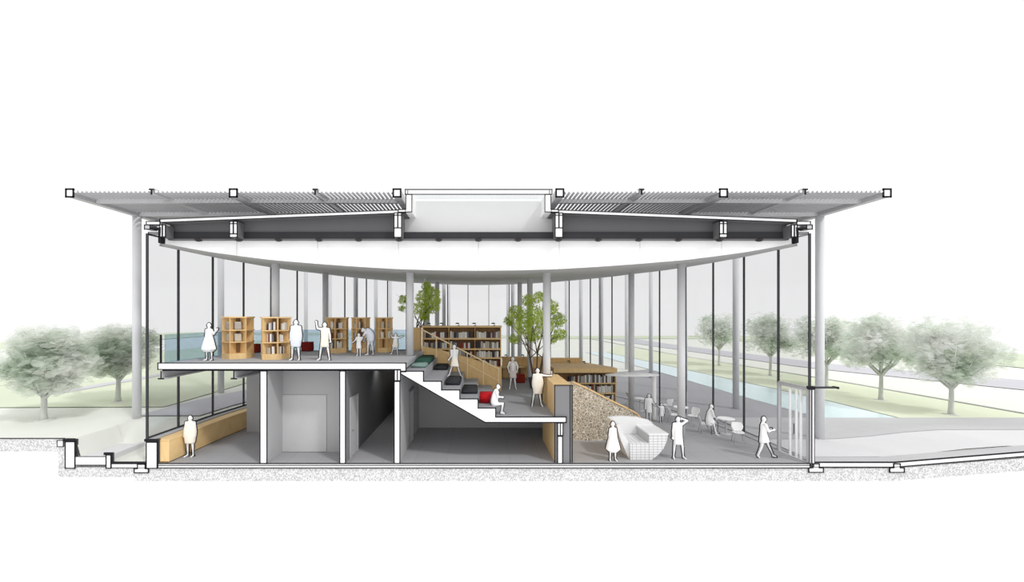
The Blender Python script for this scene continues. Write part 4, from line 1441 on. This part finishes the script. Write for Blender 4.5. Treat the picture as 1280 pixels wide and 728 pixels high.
def person(loc, H, label, garment, gm='cloth_white', pose=None, rotz=0, gname='coat', legw=.86, headk=1.0, line=.0125):
    J = {k: Vector(v) for k, v in {**STAND, **(pose or {})}.items()}
    o = thing('person', label, 'person', loc, rotz)
    bm = bmesh.new()
    s = lambda v: Vector(v) * H
    r = lambda v: v * H
    fc = J['face'].normalized()
    hd = s(J['head'])
    ball(bm, hd, (r(.047) * headk, r(.052) * headk, r(.064) * headk))
    ball(bm, hd + fc * r(.014) - Vector((0, 0, r(.028))), (r(.034), r(.036), r(.036)))
    sidev = Vector((-fc.y, fc.x, 0))
    capsule(bm, hd + fc * r(.048) + Vector((0, 0, r(.004))), hd + fc * r(.060) - Vector((0, 0, r(.014))), r(.006), r(.009), 8)       # nose
    capsule(bm, hd + fc * r(.047) - Vector((0, 0, r(.034))) - sidev * r(.011), hd + fc * r(.047) - Vector((0, 0, r(.034))) + sidev * r(.011), r(.0055), r(.0055), 8)  # lips
    for q in (-1, 1):
        ball(bm, hd + sidev * q * r(.047) * headk - Vector((0, 0, r(.006))), (r(.012), r(.012), r(.018)), 10)     # ears
        ball(bm, hd + fc * r(.045) + sidev * q * r(.018) + Vector((0, 0, r(.004))), (r(.0085),) * 3, 8)          # eyes
        capsule(bm, hd + fc * r(.045) + sidev * q * r(.008) + Vector((0, 0, r(.018))), hd + fc * r(.042) + sidev * q * r(.028) + Vector((0, 0, r(.017))), r(.006), r(.005), 8)  # brows
    capsule(bm, s(J['neck']), hd - Vector((0, 0, r(.03))), r(.027), r(.024))
    ch, hp, nk = s(J['chest']), s(J['hip']), s(J['neck'])
    capsule(bm, ch, hp, r(.075), r(.075), 14); capsule(bm, ch, nk, r(.07), r(.028), 12)
    for a in 'lr':
        q = -1 if a == 'l' else 1
        S0, E0, W0 = s(J['s' + a]), s(J['e' + a]), s(J['w' + a])
        capsule(bm, ch + Vector((0, 0, r(.03))), S0, r(.05), r(.036)); capsule(bm, S0, E0, r(.034), r(.024)); capsule(bm, E0, W0, r(.024), r(.0155))
        hand(bm, W0, W0 - E0, q, H * .62)
        H0, K0, A0, T0 = s(J['h' + a]), s(J['k' + a]), s(J['a' + a]), s(J['t' + a])
        capsule(bm, H0, K0, r(.052), r(.030) * legw); capsule(bm, K0, A0, r(.031) * legw, r(.018) * legw)
        heel = A0 + (A0 - T0).normalized() * r(.022) - Vector((0, 0, r(.02)))
        heel.z = max(heel.z, min(A0.z, r(.018)))
        capsule(bm, A0, heel, r(.019), r(.016)); capsule(bm, A0, T0, r(.020), r(.014)); capsule(bm, heel, T0, r(.016), r(.0145))
    me = bpy.data.meshes.new('body')
    bm.to_mesh(me); bm.free()
    tmp = bpy.data.objects.new('tmp_body', me); C.objects.link(tmp)
    rm = tmp.modifiers.new('r', 'REMESH'); rm.mode = 'VOXEL'; rm.voxel_size = .0058 * H
    sm = tmp.modifiers.new('s', 'SMOOTH'); sm.iterations = 3; sm.factor = .4
    dg = bpy.context.evaluated_depsgraph_get()
    me2 = bpy.data.meshes.new_from_object(tmp.evaluated_get(dg))
    bpy.data.objects.remove(tmp); bpy.data.meshes.remove(me)
    me2.name = 'body'
    me2.materials.clear(); me2.materials.append(M['skin'])
    for p in me2.polygons: p.use_smooth = True
    link('body', me2, o)
    pts = [mesh_points(me2, False)]
    # garment: rings (x, z, half width, half depth) along a path, in units of the height
    G = catmull_n(garment, 5) * H
    bm = bmesh.new()
    rings = []
    n = 28
    for i in range(len(G)):
        t = G[min(i + 1, len(G) - 1)][:2] - G[max(i - 1, 0)][:2]
        t = Vector((t[0], 0, t[1])).normalized()
        sd = Vector((t.z, 0, -t.x))
        if sd.x < 0: sd = -sd
        c = Vector((G[i][0], 0, G[i][1]))
        ring = []
        for k in range(n):
            a = 2 * math.pi * k / n
            ca, sa = math.cos(a), math.sin(a)
            fold = 1 + .025 * math.sin(5 * a + 1) * (i / len(G))
            ring.append(bm.verts.new(c + sd * (math.copysign(abs(ca) ** .8, ca) * G[i][2] * fold) + Vector((0, math.copysign(abs(sa) ** .9, sa) * G[i][3] * fold, 0))))
        rings.append(ring)
    for a, b in zip(rings, rings[1:]):
        for k in range(n): bm.faces.new((a[k], a[(k + 1) % n], b[(k + 1) % n], b[k]))
    bm.faces.new(rings[0][::-1]); bm.faces.new(rings[-1])
    go = obj(gname, bm, M[gm], o, True)
    pts.append(mesh_points(go.data, True))
    # drawn contour round the figure
    bm = bmesh.new()
    for L in grid_contour(np.concatenate(pts)):
        m_ = len(L)
        nor = np.roll(L, -1, 0) - np.roll(L, 1, 0)
        nor = np.stack([nor[:, 1], -nor[:, 0]], 1); nor /= np.linalg.norm(nor, axis=1)[:, None] + 1e-9
        rg = []
        for (x, z), (nx, nz) in zip(L, nor):
            rg.append([bm.verts.new((x + nx * a * line, b * line * .8, z + nz * a * line)) for a, b in ((-1, -1), (1, -1), (1, 1), (-1, 1))])
        for i in range(m_):
            a, b = rg[i], rg[(i + 1) % m_]
            for k in range(4): bm.faces.new((a[k], a[(k + 1) % 4], b[(k + 1) % 4], b[k]))
    ol = obj('contour_line', bm, M['line'] if line > .011 else M['thin_line'], o)
    ol['label'] = 'dark drawn line round the figure'
    return o


def catmull_n(pts, n):
    p = [np.array(q, float) for q in pts]
    p = [2 * p[0] - p[1]] + p + [2 * p[-1] - p[-2]]
    out = []
    for i in range(1, len(p) - 2):
        for k in range(n):
            t = k / n
            a, b, c, d = p[i - 1:i + 3]
            out.append(.5 * (2 * b + (c - a) * t + (2 * a - 5 * b + 4 * c - d) * t * t + (3 * b - a - 3 * c + d) * t ** 3))
    out.append(p[-2])
    return np.array(out)


COAT = [(0, .872, .026, .026), (0, .85, .06, .045), (0, .80, .108, .06), (0, .68, .146, .08), (0, .55, .150, .09), (0, .45, .128, .09), (0, .335, .112, .085)]
DRESS = [(0, .865, .026, .026), (0, .825, .045, .04), (0, .72, .075, .06), (0, .60, .108, .09), (0, .42, .155, .12), (0, .32, .180, .13), (0, .295, .172, .13), (0, .235, .105, .10)]
TUNIC = [(0, .865, .028, .028), (0, .832, .085, .045), (0, .77, .10, .06), (0, .62, .095, .07), (0, .48, .103, .08), (0, .35, .112, .085)]
INC = dict(el=(-.125, .005, .655), er=(.125, .005, .655), wl=(-.115, -.035, .54), wr=(.115, -.035, .54))     # hands in the coat's pockets
UPF = Z(454.2)


def at(px, d, z): return Vector((X(px, d), Y(d), z))


person(at(261.5, 1.055, UPF), 1.50, 'person in a flared white dress raising a hand beside the leftmost bookcase', DRESS, pose=dict(sl=(-.065, 0, .80), sr=(.065, 0, .80),
    er=(.13, -.03, .70), wr=(.205, -.05, .80), el=(-.085, 0, .66), wl=(-.09, -.03, .54)), gname='dress')
person(at(370, 1.06, UPF), 1.62, 'person in a long white coat standing on the upper floor by the red cube stool', COAT, 'cloth_blue', pose={**INC, 'al': (-.10, .01, .045), 'tl': (-.125, -.08, .016), 'kl': (-.085, -.01, .285), 'ar': (.075, .01, .045), 'tr': (.095, -.085, .016)})
person(at(406, 1.06, UPF), 1.52, 'person in a cream tunic reaching one arm up on the upper floor', TUNIC, 'cloth_cream', pose=dict(
    el=(-.19, 0, .83), wl=(-.215, -.02, .97), er=(.135, 0, .66), wr=(.15, -.02, .52),
    al=(-.135, .01, .045), tl=(-.17, -.07, .016), kl=(-.10, -.01, .285), ar=(.12, .01, .045), tr=(.14, -.085, .016), kr=(.085, -.01, .285)), gname='tunic')
# stooping adult and child
person(at(461, 1.20, UPF), 1.46, 'person in bluish white clothes stooping over a small child', [
    (-.12, .745, .035, .04), (-.07, .76, .075, .06), (-.01, .72, .105, .085), (.045, .62, .115, .095), (.05, .52, .115, .095), (.03, .44, .105, .09)], 'cloth_blue',
    pose=dict(head=(-.175, 0, .775), neck=(-.115, 0, .745), chest=(-.03, 0, .685), hip=(.04, 0, .50), sl=(-.09, -.06, .70), sr=(-.06, .07, .72),
              el=(-.16, -.07, .57), wl=(-.21, -.07, .45), er=(-.10, .08, .58), wr=(-.15, .07, .46),
              hl=(.01, -.03, .47), hr=(.07, .03, .47), kl=(-.02, -.03, .26), al=(-.03, -.02, .045), tl=(-.10, -.05, .016),
              kr=(.105, .03, .27), ar=(.13, .03, .045), tr=(.075, .06, .016), face=(-.85, -.2, -.5)), gname='jacket', line=.0105)
person(at(448.5, 1.17, UPF), 1.0, 'small child in pale clothes held by the stooping person', TUNIC, 'cloth_white', pose=dict(
    el=(-.15, -.03, .70), wl=(-.23, -.05, .62), er=(.13, 0, .72), wr=(.16, -.02, .80)), gname='tunic', headk=1.15, line=.0105)
person(at(494.5, 1.22, UPF), .96, 'small child in a cream smock stretching out both arms by the slim column', [
    (0, .865, .028, .028), (0, .825, .06, .045), (0, .72, .09, .06), (-.01, .55, .12, .08), (-.02, .40, .14, .085), (-.02, .34, .13, .08)], 'cloth_cream', pose=dict(
    el=(-.16, 0, .80), wl=(-.21, 0, .92), er=(.18, 0, .80), wr=(.30, 0, .86), kl=(-.12, 0, .27), al=(-.19, 0, .05), tl=(-.27, -.03, .02), kr=(.07, 0, .28), ar=(.08, .02, .045), tr=(.13, -.06, .016)), gname='smock', headk=1.15, line=.0105)
# on the steps
zt3 = Z(487.6)
person(Vector((X(568, 1.20), Y(1.20), zt3)), 1.48, 'person in a white dress walking up the stepped seating', [
    (0, .865, .026, .026), (0, .83, .05, .045), (0, .74, .065, .06), (0, .6, .075, .07), (.005, .45, .11, .10), (.005, .34, .135, .11)], 'cloth_cream', pose=dict(
    el=(-.085, -.02, .66), wl=(-.15, -.03, .56), er=(.08, .02, .66), wr=(.085, .0, .53), hl=(-.03, -.03, .5), hr=(.03, .03, .5),
    kl=(-.09, -.03, .29), al=(-.155, -.03, .09), tl=(-.20, -.05, .04), kr=(.11, .03, .29), ar=(.185, .03, .06), tr=(.235, .0, .02), face=(-.9, -.4, 0)), gname='dress', line=.011)
MID = Z(521.4)
person(at(641, 1.375, MID), 1.68, 'person in pinkish grey clothes standing on the middle floor before the reading counter', TUNIC, 'cloth_pink', pose=dict(
    el=(-.155, 0, .68), wl=(-.12, -.03, .56), er=(.155, 0, .68), wr=(.12, -.03, .56), al=(-.09, .01, .045), tl=(-.11, -.08, .016), ar=(.09, .01, .045), tr=(.11, -.08, .016)), gname='tunic', line=.0105)
person(at(672, 1.115, MID), 1.60, 'person in a long cream coat standing beside the thick timber wall', COAT, 'cloth_cream', pose={**INC, 'al': (-.135, .01, .045), 'tl': (-.15, -.08, .016), 'kl': (-.10, -.01, .285), 'ar': (.10, .01, .045), 'tr': (.125, -.085, .016), 'er': (.20, -.02, .80), 'wr': (.32, -.03, .80)})
# seated on the lowest step (faces right)
person(Vector((X(620.5, 1.03), Y(1.03), MID)), 1.42, 'person in white seated on the lowest step facing the middle floor', [
    (.02, .655, .03, .03), (.0, .63, .06, .05), (-.02, .55, .08, .07), (-.045, .42, .095, .085), (-.055, .32, .10, .095), (-.02, .265, .095, .10)], 'cloth_white', pose=dict(
    head=(.045, 0, .735), neck=(.015, 0, .665), chest=(-.005, 0, .58), hip=(-.05, 0, .30), sl=(.0, -.08, .61), sr=(.0, .08, .61), el=(.03, -.10, .47), wl=(.13, -.08, .47), er=(.04, .10, .46), wr=(.14, .08, .44),
    hl=(-.03, -.05, .27), hr=(-.03, .05, .27), kl=(.17, -.06, .285), kr=(.18, .05, .285), al=(.13, -.06, .045), ar=(.15, .05, .045), tl=(.21, -.07, .016), tr=(.23, .06, .016), face=(1, -.2, -.05)), gname='jacket', line=.011)
# ground floor
person(at(238, 1.045, 0), 1.62, 'person in a long cream coat standing in the lower left room by the timber cabinet', COAT, 'cloth_cream', pose=INC)
person(at(766, 1.015, 0), 1.50, 'person in a flared white dress standing left of the reception desk', DRESS, 'cloth_white', pose=dict(sl=(-.06, 0, .80), sr=(.06, 0, .80),
    el=(-.085, 0, .66), wl=(-.09, -.03, .54), er=(.085, 0, .66), wr=(.09, -.03, .54)), gname='dress')
person(at(847.5, 1.03, 0), 1.63, 'person in a white tunic shading the eyes right of the reception desk', TUNIC, 'cloth_white', pose=dict(
    er=(.20, -.03, .90), wr=(.085, -.05, .945), el=(-.12, 0, .66), wl=(-.125, -.02, .52), al=(-.10, .01, .045), tl=(-.125, -.08, .016), ar=(.125, .01, .045), tr=(.15, -.08, .016), kr=(.10, -.01, .285), kl=(-.09, -.01, .285)), gname='tunic')
person(at(955.5, 1.035, 0), 1.62, 'person in a white dress striding towards the entrance on the right', [
    (-.03, .865, .026, .026), (-.035, .83, .05, .045), (-.035, .74, .065, .06), (-.035, .6, .075, .075), (-.02, .47, .105, .09), (-.01, .385, .118, .09)], 'cloth_white', pose=dict(
    head=(-.02, 0, .925), neck=(-.03, 0, .855), chest=(-.03, 0, .76), hip=(-.02, 0, .53), sl=(-.03, -.085, .81), sr=(-.03, .085, .81),
    el=(.03, -.10, .66), wl=(.125, -.10, .69), er=(.03, .10, .65), wr=(.12, .08, .665), hl=(-.04, -.03, .51), hr=(.02, .03, .51),
    kl=(-.09, -.03, .27), al=(-.17, -.03, .075), tl=(-.145, -.04, .016), kr=(.11, .03, .28), ar=(.215, .03, .055), tr=(.285, .02, .028), face=(1, -.25, 0)), gname='dress')
person(at(888.5, 1.245, 0), 1.60, 'person in white seated at the round cafe table', [
    (.0, .735, .03, .03), (-.005, .71, .055, .05), (-.02, .63, .085, .07), (-.035, .52, .10, .085), (-.045, .42, .11, .095), (-.02, .345, .13, .10), (.01, .302, .125, .10)], 'cloth_white', pose=dict(
    head=(.01, 0, .80), neck=(0, 0, .735), chest=(-.01, 0, .65), hip=(-.05, 0, .36), sl=(-.01, -.09, .69), sr=(-.01, .09, .69), el=(.02, -.11, .55), wl=(.10, -.09, .49), er=(.02, .11, .55), wr=(.10, .09, .49),
    hl=(-.03, -.06, .345), hr=(-.03, .06, .345), kl=(.03, -.09, .335), kr=(.17, .07, .335), al=(.06, -.165, .045), ar=(.17, .07, .045), tl=(.11, -.20, .016), tr=(.235, .05, .016), face=(1, -.3, 0)), gname='robe', line=.0105)
person(at(811, 1.383, 0), 1.46, 'person in a white tunic holding a small child by the hand at the cafe', TUNIC, 'cloth_white', pose=dict(
    er=(.145, 0, .68), wr=(.22, -.02, .60), el=(-.13, 0, .66), wl=(-.13, -.03, .52)), gname='tunic', line=.0105)
person(at(827, 1.375, 0), 1.0, 'small child in a white smock holding hands with the person at the cafe', TUNIC, 'cloth_white', pose=dict(
    el=(-.16, 0, .83), wl=(-.25, 0, .93), er=(.13, 0, .66), wr=(.14, -.03, .52)), gname='smock', headk=1.15, line=.0105)

# ------------------------------------------------------------------ light, world, camera
sun = bpy.data.lights.new('sun', 'SUN')
sun.energy = 1.2
sun.angle = math.radians(6)
so = bpy.data.objects.new('sun', sun)
C.objects.link(so)
so.rotation_euler = Vector((-.55, .5, -.8)).to_track_quat('-Z', 'Y').to_euler()

w = bpy.data.worlds.new('World')
bpy.context.scene.world = w
w.use_nodes = True
nt = w.node_tree
nt.nodes.clear()
bg = nt.nodes.new('ShaderNodeBackground')
bg.inputs['Color'].default_value = (1, 1, 1, 1)
bg.inputs['Strength'].default_value = 1.1
out = nt.nodes.new('ShaderNodeOutputWorld')
nt.links.new(bg.outputs[0], out.inputs[0])

cam = bpy.data.cameras.new('camera')
cam.sensor_fit = 'HORIZONTAL'
cam.sensor_width = 36
cam.lens = 36 * F / 1280
cam.shift_x = (640 - 598) / 1280
cam.shift_y = (395 - 364) / 1280
cam.clip_start, cam.clip_end = .1, 600
co = bpy.data.objects.new('camera', cam)
C.objects.link(co)
co.location = (0, -F / S, EYE)
co.rotation_euler = (math.pi / 2, 0, 0)
sc = bpy.context.scene
sc.camera = co
sc.view_settings.view_transform = 'Standard'
sc.view_settings.look = 'None'
sc.view_settings.gamma = 1
sc.view_settings.exposure = 0
sc.view_settings.use_curve_mapping = False
sc.cycles.use_denoising = True
sc.cycles.transparent_max_bounces = 24
sc.cycles.max_bounces = 8
